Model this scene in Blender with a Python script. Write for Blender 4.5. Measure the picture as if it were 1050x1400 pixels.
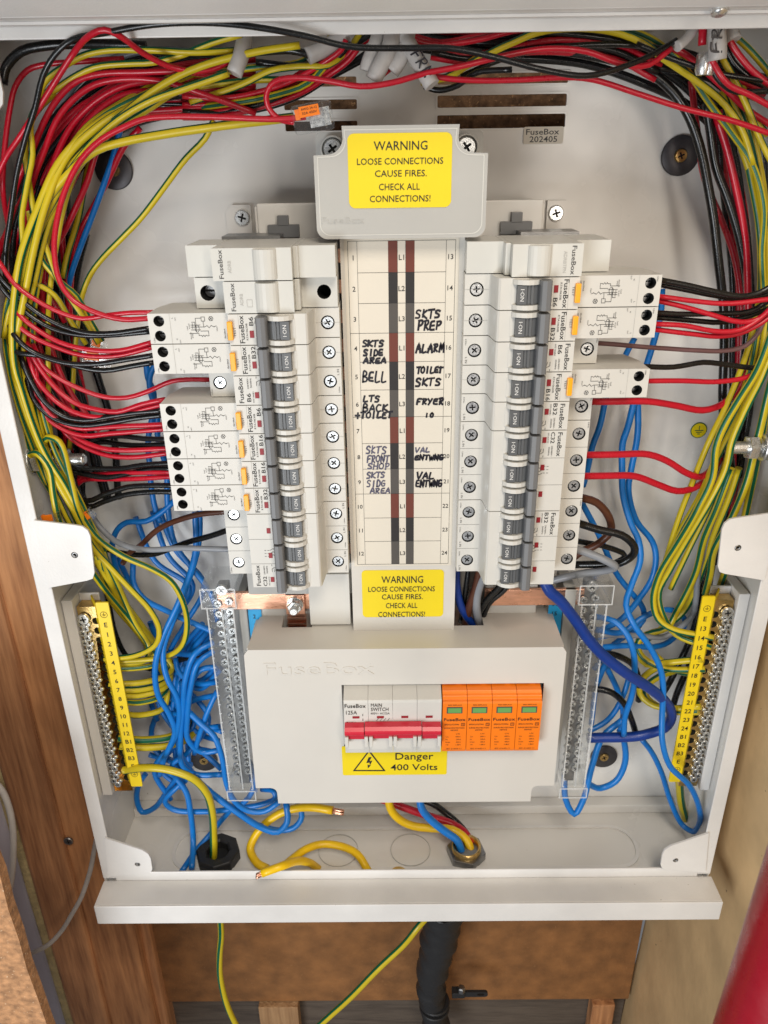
import bpy, math, random
from mathutils import Vector, Matrix
from mathutils.geometry import tessellate_polygon
random.seed(7)
for o in list(bpy.data.objects): bpy.data.objects.remove(o)
C = bpy.context.scene.collection
sc = bpy.context.scene
# ------------------------------------------------------------------ camera
YAW, PITCH, ROLL, FPX, CX = .00855, .42808, .01475, 1051.84, -.01002
CY = -.479
def axes():
    cy, sy = math.cos(YAW), math.sin(YAW); cp, sp = math.cos(PITCH), math.sin(PITCH); cr, sr = math.cos(ROLL), math.sin(ROLL)
    f = Vector((-sy*cp, cy*cp, -sp)); r = Vector((cy, sy, 0)); d = f.cross(r)
    return cr*r+sr*d, -sr*r+cr*d, f
AR, AD, AF = axes()
cam = bpy.data.objects.new('camera', bpy.data.cameras.new('camera')); C.objects.link(cam)
M = Matrix((AR, -AD, -AF)).transposed().to_4x4(); M.translation = Vector((CX, CY, 0)); cam.matrix_world = M
cam.data.sensor_fit = 'VERTICAL'; cam.data.sensor_height = 36; cam.data.sensor_width = 27
cam.data.lens = FPX/1400*36; cam.data.clip_start = .01; cam.data.clip_end = 20
cam.data.dof.use_dof = True; cam.data.dof.focus_distance = .50; cam.data.dof.aperture_fstop = 22
sc.camera = cam
# ------------------------------------------------------------------ world, lamps, exposure
w = bpy.data.worlds.new('World'); sc.world = w; w.use_nodes = True
w.node_tree.nodes['Background'].inputs[0].default_value = (.92, .94, 1, 1); w.node_tree.nodes['Background'].inputs[1].default_value = .17
def area(name, loc, target, size, power, col, sy=None):
    l = bpy.data.lights.new(name, 'AREA'); l.energy = power; l.color = col; l.size = size; l.shape = 'RECTANGLE'; l.size_y = sy or size
    o = bpy.data.objects.new(name, l); C.objects.link(o); o.location = loc
    o.rotation_euler = (Vector(target)-Vector(loc)).to_track_quat('-Z', 'Y').to_euler(); return o
area('window_light', (-.46, -.95, -.52), (0, 0, -.40), .42, 8.2, (.93, .965, 1), .55)
area('ceiling_lamp', (.12, -.80, .62), (.0, 0, -.40), .30, 7.6, (1, .90, .77), .40)
area('panel_sheen_light', (.40, -1.15, .02), (.08, 0, -.15), .12, 2.6, (1, .90, .78), .55)  # added light that gives the back panel its sheen at the upper right
sc.view_settings.view_transform = 'Standard'; sc.view_settings.look = 'None'; sc.view_settings.exposure = 0; sc.view_settings.gamma = 1
# ------------------------------------------------------------------ helpers
def at(x, y, Y):
    "the point of the place that stands at depth Y (metres) behind photo pixel x, y"
    v = AR*((x-525)/FPX)+AD*((y-700)/FPX)+AF
    t = (Y-CY)/v.y
    return Vector((CX+v.x*t, Y, v.z*t))
class MB:
    def __init__(s): s.v = []; s.f = []; s.m = []; s.sm = []
    def add(s, vs, fs, m=0, sm=False):
        b = len(s.v); s.v += [tuple(p) for p in vs]
        for f in fs: s.f.append([b+i for i in f]); s.m.append(m); s.sm.append(sm)
    def box(s, x0, x1, y0, y1, z0, z1, m=0):
        s.add([(x, y, z) for x in (x0, x1) for y in (y0, y1) for z in (z0, z1)],
              [(0, 1, 3, 2), (4, 6, 7, 5), (0, 4, 5, 1), (2, 3, 7, 6), (0, 2, 6, 4), (1, 5, 7, 3)], m)
    def plate(s, out, holes, yf, yb, m=0, hm=None, plane='xz'):
        "a plate with outline out (x,z); holes = [(loop, depth or None)]: None goes right through"
        def P(p, y): return (p[0], y, p[1]) if plane == 'xz' else ((p[0], p[1], y) if plane == 'xy' else (y, p[0], p[1]))
        loops = [out]+[h[0] for h in holes]
        tri = tessellate_polygon([[Vector((p[0], p[1], 0)) for p in l] for l in loops])
        flat = [p for l in loops for p in l]
        s.add([P(p, yf) for p in flat], tri, m)
        bl = [out]+[h[0] for h in holes if h[1] is None]
        tri = tessellate_polygon([[Vector((p[0], p[1], 0)) for p in l] for l in bl])
        s.add([P(p, yb) for p in [q for l in bl for q in l]], [t[::-1] for t in tri], m)
        n = len(out); s.add([P(p, yf) for p in out]+[P(p, yb) for p in out], [(i, (i+1) % n, n+(i+1) % n, n+i) for i in range(n)], m)
        for l, d in holes:
            n = len(l); y2 = yb if d is None else yf+d; k = m if hm is None else hm
            s.add([P(p, yf) for p in l]+[P(p, y2) for p in l], [(i, n+i, n+(i+1) % n, (i+1) % n) for i in range(n)], k)
            if d is not None: s.add([P(p, y2) for p in l], [tuple(range(n))], k)
    def lathe(s, prof, c, ax=(0, -1, 0), n=16, m=0, sm=True, caps=(1, 1)):
        "prof = [(radius, height)] along ax from c"
        a = Vector(ax).normalized(); u = a.orthogonal().normalized(); w_ = a.cross(u); c = Vector(c)
        vs = [c+a*h+(u*math.cos(2*math.pi*i/n)+w_*math.sin(2*math.pi*i/n))*r for r, h in prof for i in range(n)]
        fs = [(k*n+i, k*n+(i+1) % n, (k+1)*n+(i+1) % n, (k+1)*n+i) for k in range(len(prof)-1) for i in range(n)]
        s.add(vs, fs, m, sm)
        for k, cp in ((0, caps[0]), (len(prof)-1, caps[1])):
            if cp and prof[k][0] > 1e-6: s.add(vs[k*n:(k+1)*n], [tuple(range(n))], m, False)
    def tube(s, P, r, n=10, mf=None, sm=True, caps=True, tw=0):
        N = len(P); t0 = None; u = None; vs = []
        for i, p in enumerate(P):
            t = (P[min(i+1, N-1)]-P[max(i-1, 0)]).normalized()
            if u is None: u = t.orthogonal().normalized()
            else: u = (u-t*u.dot(t)).normalized()
            w_ = t.cross(u); rr = r(i/(N-1)) if callable(r) else r
            vs += [p+(u*math.cos(2*math.pi*k/n+tw*i)+w_*math.sin(2*math.pi*k/n+tw*i))*rr for k in range(n)]
        b = len(s.v); s.v += [tuple(p) for p in vs]
        for i in range(N-1):
            for k in range(n):
                s.f.append([b+i*n+k, b+i*n+(k+1) % n, b+(i+1)*n+(k+1) % n, b+(i+1)*n+k]); s.m.append(mf(i, k, N) if mf else 0); s.sm.append(sm)
        if caps:
            s.f.append([b+k for k in range(n)]); s.f.append([b+(N-1)*n+k for k in range(n)]); s.m += [0, 0]; s.sm += [False, False]
    def text(s, t, cx, cz, wd, ht, y, ang=0, m=0, bold=0, dy=None):
        vs, fs = glyphs(t, bold); a = math.radians(ang); ca, sa = math.cos(a), math.sin(a); o = []
        for x, z in vs:
            X = (x-.5)*wd; Z = (z-.5)*ht; o.append((cx+ca*X-sa*Z, y, cz+sa*X+ca*Z))
        if dy is None: s.add(o, fs, m)
        else:                                                    # raised letters
            s.add(o, fs, m); n = len(o); s.add([(p[0], y-dy, p[2]) for p in o], fs, m)
            e = {}
            for f in fs:
                for i in range(len(f)):
                    k = (f[i], f[(i+1) % len(f)]); e[k] = 1
            for a_, b_ in e:
                if (b_, a_) not in e: s.add([o[a_], o[b_], (o[b_][0], y-dy, o[b_][2]), (o[a_][0], y-dy, o[a_][2])], [(0, 1, 2, 3)], m)
    def stroke(s, pts, wd, y, m=0, close=False):
        "a flat ribbon along pts (x,z): printed or inked line"
        P = [Vector(p) for p in pts]
        if close: P.append(P[0].copy()); 
        n = len(P); L = []
        for i, p in enumerate(P):
            if close and i in (0, n-1): a = (P[0]-P[n-2]).normalized(); b = (P[1]-P[0]).normalized()
            else:
                a = (p-P[i-1]).normalized() if i else (P[1]-P[0]).normalized(); b = (P[i+1]-p).normalized() if i < n-1 else a
            t = (a+b); t = t.normalized() if t.length > 1e-3 else a
            k = 1/max(.5, abs(t.dot(a))); q = p.copy()
            if not close and i == 0: q -= a*wd*.35
            if not close and i == n-1: q += a*wd*.35
            nn = Vector((-t.y, t.x))*wd/2*k; L += [q+nn, q-nn]
        s.add([(p.x, y, p.y) for p in L], [(2*i, 2*i+1, 2*i+3, 2*i+2) for i in range(n-1)], m)
    def mesh(s, name, mats):
        me = bpy.data.meshes.new(name); me.from_pydata(s.v, [], s.f)
        for k in mats: me.materials.append(k)
        me.polygons.foreach_set('material_index', s.m); me.polygons.foreach_set('use_smooth', s.sm); me.update(); return me
_g = {}; _asp = {}
def glyphs(t, bold=0):
    if (t, bold) in _g: return _g[(t, bold)]
    cu = bpy.data.curves.new('tmp', 'FONT'); cu.body = t; cu.resolution_u = 2; cu.offset = bold
    ob = bpy.data.objects.new('tmp', cu); me = ob.to_mesh()
    vs = [(v.co.x, v.co.y) for v in me.vertices]; fs = [tuple(p.vertices) for p in me.polygons]
    x0 = min(v[0] for v in vs); x1 = max(v[0] for v in vs); y0 = min(v[1] for v in vs); y1 = max(v[1] for v in vs)
    vs = [((x-x0)/(x1-x0), (y-y0)/(y1-y0)) for x, y in vs]; _asp[(t, bold)] = (x1-x0)/(y1-y0)
    ob.to_mesh_clear(); bpy.data.objects.remove(ob); bpy.data.curves.remove(cu); _g[(t, bold)] = (vs, fs); return vs, fs
def nat(t, h, bold=0, k=1):
    glyphs(t, bold); return h*_asp[(t, bold)]*k
def rrect(x0, x1, z0, z1, r, n=4):
    o = []
    for cx, cz, a in ((x1-r, z1-r, 0), (x0+r, z1-r, 90), (x0+r, z0+r, 180), (x1-r, z0+r, 270)):
        for i in range(n+1): t = math.radians(a+90*i/n); o.append((cx+r*math.cos(t), cz+r*math.sin(t)))
    return o
def circ(cx, cz, r, n=18, ph=0): return [(cx+r*math.cos(2*math.pi*i/n+ph), cz+r*math.sin(2*math.pi*i/n+ph)) for i in range(n)]
def obj(name, mesh, parent=None, loc=(0, 0, 0), ry=0, bevel=0, label=None):
    o = bpy.data.objects.new(name, mesh); C.objects.link(o); o.location = loc; o.rotation_euler = (0, ry, 0)
    if parent: o.parent = parent
    if bevel:
        b = o.modifiers.new('bevel', 'BEVEL'); b.width = bevel; b.segments = 2; b.limit_method = 'ANGLE'; b.angle_limit = math.radians(40); b.harden_normals = False
    if label: o['label'] = label
    return o
def thing(name, label, cat, loc=(0, 0, 0), ry=0, group=None, mesh=None, bevel=0, kind=None):
    o = obj(name, mesh, None, loc, ry, bevel); o['label'] = label; o['category'] = cat
    if group: o['group'] = group
    if kind: o['kind'] = kind
    return o
_mc = {}
def cached(key, fn):
    if key not in _mc: _mc[key] = fn()
    return _mc[key]
# ------------------------------------------------------------------ materials
def mat(name, col, rough=.45, metal=0, bump=0, bscale=400, var=0, vscale=30, speck=None, spscale=900, spth=.74, coat=0, stretch=None, rvar=0, ior=None):
    m = bpy.data.materials.new(name); m.use_nodes = True; nt = m.node_tree; b = nt.nodes['Principled BSDF']; L = nt.links
    b.inputs['Base Color'].default_value = (*col, 1); b.inputs['Roughness'].default_value = rough; b.inputs['Metallic'].default_value = metal
    if coat: b.inputs['Coat Weight'].default_value = coat; b.inputs['Coat Roughness'].default_value = .15
    tc = nt.nodes.new('ShaderNodeTexCoord'); src = tc.outputs['Object']
    if stretch:
        mp = nt.nodes.new('ShaderNodeMapping'); mp.inputs['Scale'].default_value = stretch; L.new(src, mp.inputs['Vector']); src = mp.outputs[0]
    def noise(s, d=4):
        n = nt.nodes.new('ShaderNodeTexNoise'); n.inputs['Scale'].default_value = s; n.inputs['Detail'].default_value = d; L.new(src, n.inputs['Vector']); return n.outputs[0]
    cur = None
    if var:
        n = noise(vscale, 5); mr = nt.nodes.new('ShaderNodeMapRange'); mr.inputs[1].default_value = .3; mr.inputs[2].default_value = .7; mr.inputs[3].default_value = 1-var; mr.inputs[4].default_value = 1+var*.4
        L.new(n, mr.inputs[0]); mx = nt.nodes.new('ShaderNodeVectorMath'); mx.operation = 'SCALE'; mx.inputs[0].default_value = col; L.new(mr.outputs[0], mx.inputs['Scale']); cur = mx.outputs[0]
    if speck:
        n = noise(spscale, 2); mr = nt.nodes.new('ShaderNodeMapRange'); mr.inputs[1].default_value = spth; mr.inputs[2].default_value = spth+.04; L.new(n, mr.inputs[0])
        mx = nt.nodes.new('ShaderNodeMix'); mx.data_type = 'RGBA'; L.new(mr.outputs[0], mx.inputs[0]); mx.inputs[6].default_value = (*col, 1)
        if cur: L.new(cur, mx.inputs[6])
        mx.inputs[7].default_value = (*speck, 1); cur = mx.outputs[2]
    if cur: L.new(cur, b.inputs['Base Color'])
    if rvar:
        n = noise(vscale*1.7, 4); mr = nt.nodes.new('ShaderNodeMapRange'); mr.inputs[1].default_value = .3; mr.inputs[2].default_value = .7; mr.inputs[3].default_value = rough-rvar; mr.inputs[4].default_value = rough+rvar; L.new(n, mr.inputs[0]); L.new(mr.outputs[0], b.inputs['Roughness'])
    if bump:
        n = noise(bscale, 3); bp = nt.nodes.new('ShaderNodeBump'); bp.inputs['Strength'].default_value = 1; bp.inputs['Distance'].default_value = bump; L.new(n, bp.inputs['Height']); L.new(bp.outputs[0], b.inputs['Normal'])
    return m
def wood(name, c1, c2, sc_=(60, 60, 5), rough=.7, knots=True):
    m = mat(name, c1, rough); nt = m.node_tree; L = nt.links; b = nt.nodes['Principled BSDF']; tc = [n for n in nt.nodes if n.type == 'TEX_COORD'][0]
    mp = nt.nodes.new('ShaderNodeMapping'); mp.inputs['Scale'].default_value = sc_; L.new(tc.outputs['Object'], mp.inputs['Vector'])
    n1 = nt.nodes.new('ShaderNodeTexNoise'); n1.inputs['Scale'].default_value = .5; n1.inputs['Detail'].default_value = 4; n1.inputs['Distortion'].default_value = .6; L.new(mp.outputs[0], n1.inputs['Vector'])
    mu = nt.nodes.new('ShaderNodeMath'); mu.operation = 'MULTIPLY'; mu.inputs[1].default_value = 14; L.new(n1.outputs[0], mu.inputs[0])
    fr = nt.nodes.new('ShaderNodeMath'); fr.operation = 'PINGPONG'; fr.inputs[1].default_value = 1; L.new(mu.outputs[0], fr.inputs[0])
    n2 = nt.nodes.new('ShaderNodeTexNoise'); n2.inputs['Scale'].default_value = 9; n2.inputs['Detail'].default_value = 6; L.new(mp.outputs[0], n2.inputs['Vector'])
    ad = nt.nodes.new('ShaderNodeMath'); ad.operation = 'MULTIPLY_ADD'; ad.inputs[1].default_value = .45; L.new(fr.outputs[0], ad.inputs[0]); L.new(n2.outputs[0], ad.inputs[2])
    cr = nt.nodes.new('ShaderNodeValToRGB'); cr.color_ramp.elements[0].position = .3; cr.color_ramp.elements[0].color = (*c2, 1); cr.color_ramp.elements[1].position = .95; cr.color_ramp.elements[1].color = (*c1, 1)
    L.new(ad.outputs[0], cr.inputs[0]); out = cr.outputs[0]
    n3 = nt.nodes.new('ShaderNodeTexNoise'); n3.inputs['Scale'].default_value = 9; n3.inputs['Detail'].default_value = 5; L.new(tc.outputs['Object'], n3.inputs['Vector'])
    mr = nt.nodes.new('ShaderNodeMapRange'); mr.inputs[1].default_value = .35; mr.inputs[2].default_value = .7; mr.inputs[3].default_value = .74; mr.inputs[4].default_value = 1.08; L.new(n3.outputs[0], mr.inputs[0])
    vm = nt.nodes.new('ShaderNodeVectorMath'); vm.operation = 'SCALE'; L.new(out, vm.inputs[0]); L.new(mr.outputs[0], vm.inputs['Scale']); L.new(vm.outputs[0], b.inputs['Base Color'])
    bp = nt.nodes.new('ShaderNodeBump'); bp.inputs['Strength'].default_value = .7; bp.inputs['Distance'].default_value = .0012; L.new(ad.outputs[0], bp.inputs['Height']); L.new(bp.outputs[0], b.inputs['Normal'])
    return m
def clear(name, tint=(.985, .99, .99), base=.02):
    m = bpy.data.materials.new(name); m.use_nodes = True; nt = m.node_tree; nt.nodes.clear(); L = nt.links
    o = nt.nodes.new('ShaderNodeOutputMaterial'); t = nt.nodes.new('ShaderNodeBsdfTransparent'); t.inputs[0].default_value = (*tint, 1)
    g = nt.nodes.new('ShaderNodeBsdfGlossy'); g.inputs['Roughness'].default_value = .07; g.inputs[0].default_value = (1, 1, 1, 1)
    d = nt.nodes.new('ShaderNodeBsdfDiffuse'); d.inputs[0].default_value = (.8, .8, .78, 1)
    lw = nt.nodes.new('ShaderNodeLayerWeight'); lw.inputs[0].default_value = .22
    tc = nt.nodes.new('ShaderNodeTexCoord'); n = nt.nodes.new('ShaderNodeTexNoise'); n.inputs['Scale'].default_value = 260; n.inputs['Detail'].default_value = 2; L.new(tc.outputs['Object'], n.inputs['Vector'])
    bp = nt.nodes.new('ShaderNodeBump'); bp.inputs['Distance'].default_value = .0003; L.new(n.outputs[0], bp.inputs['Height'])
    for q in (g, lw): L.new(bp.outputs[0], q.inputs['Normal'])
    mr = nt.nodes.new('ShaderNodeMapRange'); mr.inputs[3].default_value = base; mr.inputs[4].default_value = .40; L.new(lw.outputs['Fresnel'], mr.inputs[0])
    a = nt.nodes.new('ShaderNodeMixShader'); a.inputs[0].default_value = .02; L.new(t.outputs[0], a.inputs[1]); L.new(d.outputs[0], a.inputs[2])
    x = nt.nodes.new('ShaderNodeMixShader'); L.new(mr.outputs[0], x.inputs[0]); L.new(a.outputs[0], x.inputs[1]); L.new(g.outputs[0], x.inputs[2]); L.new(x.outputs[0], o.inputs[0]); return m
paint = mat('white_paint', (.74, .725, .70), .36, bump=.00008, bscale=700, var=.12, vscale=17, speck=(.30, .27, .22), spscale=420, spth=.765, rvar=.08)
paint_in = mat('white_paint_back', (.76, .74, .70), .24, bump=.0003, bscale=20, var=.08, vscale=9, speck=(.30, .26, .20), spscale=260, spth=.79, rvar=.09)
plastic = mat('device_plastic', (.62, .605, .56), .42, bump=.00003, bscale=2500, var=.03, vscale=60)
plastic_b = mat('blank_plastic', (.59, .585, .545), .36, bump=.00003, bscale=2500, var=.03, vscale=60)
grey_pl = mat('grey_plastic', (.435, .43, .405), .42, bump=.00004, bscale=2500, var=.04, vscale=40)
cover_pl = mat('cover_plastic', (.625, .60, .55), .34, bump=.00003, bscale=1500, var=.04, vscale=20, speck=(.5, .47, .42), spscale=220, spth=.8)
card = mat('card', (.69, .64, .545), .6, var=.02, vscale=40)
yel_st = mat('yellow_sticker', (.80, .62, .0), .5, var=.03, vscale=40)
yel_pl = mat('yellow_plastic', (.85, .62, .01), .4, bump=.00004, bscale=2000)
ink = mat('black_print', (.010, .0095, .009), .6); inkg = mat('grey_print', (.07, .068, .065), .6); inkl = mat('faint_print', (.42, .41, .38), .6)
marker = mat('black_marker', (.008, .006, .012), .35); marker2 = mat('worn_marker', (.10, .095, .15), .5, var=.7, vscale=900)
brn_pr = mat('brown_print', (.14, .028, .014), .6); blk_pr = mat('black_bar_print', (.016, .013, .012), .6); gry_pr = mat('grey_bar_print', (.075, .066, .058), .6)
white_pr = mat('white_print', (.8, .8, .78), .6)
dgrey = mat('dark_grey_plastic', (.105, .11, .115), .36, bump=.00004, bscale=2000, var=.06, vscale=80)
mgrey = mat('mid_grey_plastic', (.150, .153, .158), .4)
orange_b = mat('amber_button', (.95, .40, .005), .35)
red_w = mat('red_window', (.27, .006, .012), .5)
dark = mat('dark_hollow', (.012, .012, .012), .7)
steel = mat('zinc_steel', (.80, .81, .80), .30, .9, bump=.00005, bscale=900, var=.12, vscale=500, rvar=.08)
steel_d = mat('dull_steel', (.32, .32, .32), .38, 1, bump=.0001, bscale=900, var=.2, vscale=200)
brass = mat('brass', (.72, .50, .20), .3, 1, bump=.0001, bscale=700, var=.15, vscale=300)
copper = mat('copper', (.86, .47, .32), .34, 1, bump=.00006, bscale=260, var=.16, vscale=80, rvar=.1, stretch=(1, 1, 5))
rubber = mat('black_rubber', (.016, .016, .017), .5, bump=.0002, bscale=300)
washer_m = mat('washer_grey', (.09, .085, .09), .45, .6, var=.2, vscale=120)
orange_p = mat('orange_plastic', (.90, .20, .004), .4, bump=.00003, bscale=1500, var=.04, vscale=50)
orange_c = mat('lever_orange', (.95, .22, .01), .35)
green_w = mat('green_window', (.14, .34, .10), .3)
red_h = mat('red_handle', (.62, .02, .045), .32, var=.05, vscale=60)
blue_st = mat('blue_label', (.01, .33, .66), .45)
clr = clear('clear_plastic'); clr2 = clear('clear_connector', base=.05)
clr_e = mat('clear_edge_highlight', (.80, .82, .82), .15); clr_e.node_tree.nodes['Principled BSDF'].inputs['Alpha'].default_value = .45  # pale colour that paints bright highlights along the clear cover edges
sheath = mat('white_sheath', (.50, .475, .45), .5, bump=.0003, bscale=200, var=.12, vscale=150)
def cmat(n, c, r=.36, v=.06): return mat(n, c, r, bump=.00007, bscale=600, var=v, vscale=90, rvar=.06)
c_red = cmat('red_insulation', (.50, .006, .022), .3); c_blk = cmat('black_insulation', (.006, .0065, .007), .27); c_yel = cmat('yellow_insulation', (.57, .44, .012)); c_grn = cmat('green_insulation', (.0, .10, .045))
c_blu = cmat('blue_insulation', (.004, .17, .56)); c_dbl = cmat('dark_blue_insulation', (.003, .035, .24)); c_brn = cmat('brown_insulation', (.085, .028, .014)); c_gry = cmat('grey_insulation', (.25, .265, .29)); c_pnk = cmat('faded_brown_insulation', (.20, .10, .10)); c_yp = cmat('plain_yellow_insulation', (.85, .53, .004)); c_wht = cmat('white_insulation', (.62, .60, .57), .5)
c_drd = cmat('deep_red_insulation', (.30, .002, .012), .3)
timber = wood('timber', (.64, .30, .125), (.30, .12, .045), (30, 30, 2.4)); timber2 = wood('timber_dark', (.60, .29, .13), (.26, .105, .042), (34, 34, 2)); timber3 = wood('pale_timber', (.46, .27, .13), (.30, .16, .07), (40, 40, 3)); plank_g = wood('weathered_plank', (.13, .10, .075), (.07, .052, .04), (4, 40, 40))
chip = mat('chipboard', (.47, .24, .11), .85, bump=.0012, bscale=260, var=.45, vscale=190, speck=(.62, .42, .26), spscale=500, spth=.66)
mdf = mat('brown_board', (.29, .125, .038), .75, bump=.0006, bscale=220, var=.34, vscale=45, speck=(.48, .26, .11), spscale=700, spth=.72)
rough_w = mat('rough_wood_behind', (.17, .095, .05), .9, bump=.0015, bscale=300, var=.6, vscale=220, speck=(.34, .2, .1), spscale=500, spth=.66)
plaster = mat('plaster', (.66, .45, .225), .8, bump=.0018, bscale=22, var=.18, vscale=18, speck=(.12, .08, .045), spscale=130, spth=.76)
lav = mat('pale_board', (.52, .49, .55), .7, var=.08, vscale=12); foam = mat('foam_bead', (.50, .40, .20), .8, bump=.003, bscale=120, var=.2, vscale=80)
gasket = mat('grey_gland_mark', (.50, .49, .46), .5)

# ------------------------------------------------------------------ surroundings
def box_thing(name, label, cat, m, x0, x1, y0, y1, z0, z1, kind=None, bevel=0):
    b = MB(); b.box(x0, x1, y0, y1, z0, z1); o = obj(name, b.mesh(name, [m]), bevel=bevel); o['label'] = label
    if kind: o['kind'] = kind
    else: o['category'] = cat
    return o
b = MB(); b.box(-1.2, .2745, .135, .16, -1.8, .6); o = obj('wall_back', b.mesh('wall_back', [rough_w])); o['kind'] = 'structure'; o['label'] = 'dark rough brown wall behind the timbers and the vent slots'
b = MB(); n = 26; vs = []; fs = []
for i in range(n+1):
    for j in range(n+1):
        Y = -.40+.53*i/n; Z = -1.5+1.9*j/n
        vs.append((.2755+.004*math.sin(Z*9+1)+.002*math.sin(Y*23+Z*17)+max(0, -Y-.02)*.05, Y, Z))
for i in range(n):
    for j in range(n): fs.append((i*(n+1)+j, i*(n+1)+j+1, (i+1)*(n+1)+j+1, (i+1)*(n+1)+j))
b.add(vs, fs, 0, True); o = obj('wall_right', b.mesh('wall_right', [plaster])); o['kind'] = 'structure'; o['label'] = 'tan plastered side wall right of the board'
def vtimber(name, label, m, px0, px1, Y, th, z1=.4, tilt=0, chamf=.004, cat='timber'):
    x0 = at(px0, 1400, Y).x; x1 = at(px1, 1400, Y).x; bb = MB(); zs = [-1.15+i*(z1+1.15)/14 for i in range(15)]
    vs = []
    for k, z in enumerate(zs):
        jx = random.uniform(-.0006, .0006); vs += [(x0+jx, Y, z), (x1+jx, Y, z), (x1+jx, Y+th, z), (x0+jx, Y+th, z)]
    fs = [(k*4+i, k*4+(i+1) % 4, k*4+4+(i+1) % 4, k*4+4+i) for k in range(14) for i in range(4)]+[(0, 1, 2, 3), (56, 57, 58, 59)]
    bb.add(vs, fs); o = obj(name, bb.mesh(name, [m]), bevel=chamf); o['label'] = label; o['category'] = cat; return o
vtimber('timber_stud', 'broad orange-brown timber stud with a knot, just left of the metal box', timber, 150, 213, .092, .04)
vtimber('timber_stud', 'rough timber with open grain between the pale board and the broad stud', timber2, 98, 149, .088, .044)
vtimber('timber_side_face', 'dark narrow timber edge in the shade beside the brown board', timber2, 214, 230, .104, .03)
vtimber('pale_board', 'pale lavender-grey board standing at the far left behind the timber', lav, -60, 90, .096, .02, cat='board')
vtimber('foam_bead', 'yellowish foam bead along the edge of the pale board', foam, 88, 100, .090, .02, chamf=.003, cat='sealant')
p0 = at(205, 1265, .115); p1 = at(872, 1366, .115)
box_thing('brown_board', 'horizontal brown chipboard panel below the metal box', 'board', mdf, -.289, .268, .115, .13, p1.z, -.70, bevel=.001)
box_thing('weathered_plank', 'dark weathered plank under the brown chipboard panel', 'plank', plank_g, -.30, .268, .126, .134, -1.1, p1.z-.012)
x0 = at(357, 1400, .112).x; x1 = at(410, 1400, .112).x
box_thing('timber_block', 'short pale timber upright below the brown chipboard panel', 'timber', timber3, x0, x1, .108, .124, -1.1, p1.z-.001, bevel=.001)
x0 = at(805, 1400, .112).x; x1 = at(835, 1400, .112).x
box_thing('timber_block', 'brown timber upright low at the right beside the plaster', 'timber', timber, x0, x1, .108, .124, -1.1, p1.z-.001, bevel=.001)
# chipboard sheet, near, with a broken slanted edge
Y = -.12; e = [(-.62, -.1)]; pts = []
for i, (x, y) in enumerate([(0, 1140), (0, 1162), (14, 1200), (27, 1243), (40, 1285), (52, 1325), (66, 1362), (80, 1402), (96, 1450)]):
    q = at(x-(60 if i == 0 else 14), y, Y); pts.append((q.x+random.uniform(-.001, .001), q.z))
out = [(-.7, pts[0][1]+.05)]+pts+[(pts[-1][0], -.9), (-.7, -.9)]
b = MB(); b.plate(out[::-1], [], Y, Y+.009); thing('chipboard_sheet', 'coarse chipboard sheet with a slanting edge in the bottom left corner', 'board', mesh=b.mesh('chipboard', [chip]), bevel=.0008)
# a screw driven into the timber
def pan_screw(parent, loc, r, m=steel, ax=(0, -1, 0), name='screw', rot=0, label=None):
    def mk():
        b = MB(); c = []
        a = r*.52; t = r*.12
        for x, z in [(-a, -t), (-t, -t), (-t, -a), (t, -a), (t, -t), (a, -t), (a, t), (t, t), (t, a), (-t, a), (-t, t), (-a, t)]:
            c.append((x*math.cos(rot)-z*math.sin(rot), x*math.sin(rot)+z*math.cos(rot)))
        b.plate(circ(0, 0, r*.86, 20), [(c, r*.36)], -r*.42, 0, 0, 1)
        b.lathe([(r*.86, r*.42), (r*.95, r*.34), (r, r*.2), (r, 0)], (0, 0, 0), n=20, caps=(0, 0))
        return b.mesh('screw', [m, dark])
    return obj(name, cached(('scr', r, m.name, rot), mk), parent, loc, label=label)
q = at(94, 1149, .088); t = thing('wood_screw', 'small grey screw driven into the rough timber left of the box', 'screw', tuple(q)); pan_screw(t, (0, 0, 0), .0048, steel_d, name='head')
# ------------------------------------------------------------------ the enclosure
HW, YF, YB, ZT, ZB = .2567, -.0105, .0788, .072, -.566
enc = thing('metal_enclosure', 'open white metal distribution board box screwed to the timbers', 'enclosure')
b = MB(); holes = []
for x0, x1, z0, z1 in ((.0233, .106, .0305, .0375), (.0233, .106, .0183, .0262), (.0233, .106, .0435, .0495), (-.075, -.0283, .0305, .0362), (-.075, -.0283, .0183, .0239), (-.075, -.0283, .0435, .0490)):
    holes.append((rrect(x0, x1, z0, z1, .0008, 2), None))
b.plate([(-HW, ZB), (HW, ZB), (HW, ZT), (-HW, ZT)], holes, YB, YB+.0015)
for x0, x1, z0, z1 in ((.0233, .106, .0305, .0375), (.0233, .106, .0183, .0262), (.0233, .106, .0435, .0495), (-.075, -.0283, .0305, .0362), (-.075, -.0283, .0183, .0239)):
    l = rrect(x0-.0012, x1+.0012, z0-.0012, z1+.0012, .0016, 3); b.plate(l, [(rrect(x0, x1, z0, z1, .0008, 2), None)], YB-.0008, YB-.00005)
obj('back_panel', b.mesh('back_panel', [paint_in]), enc)
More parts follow.
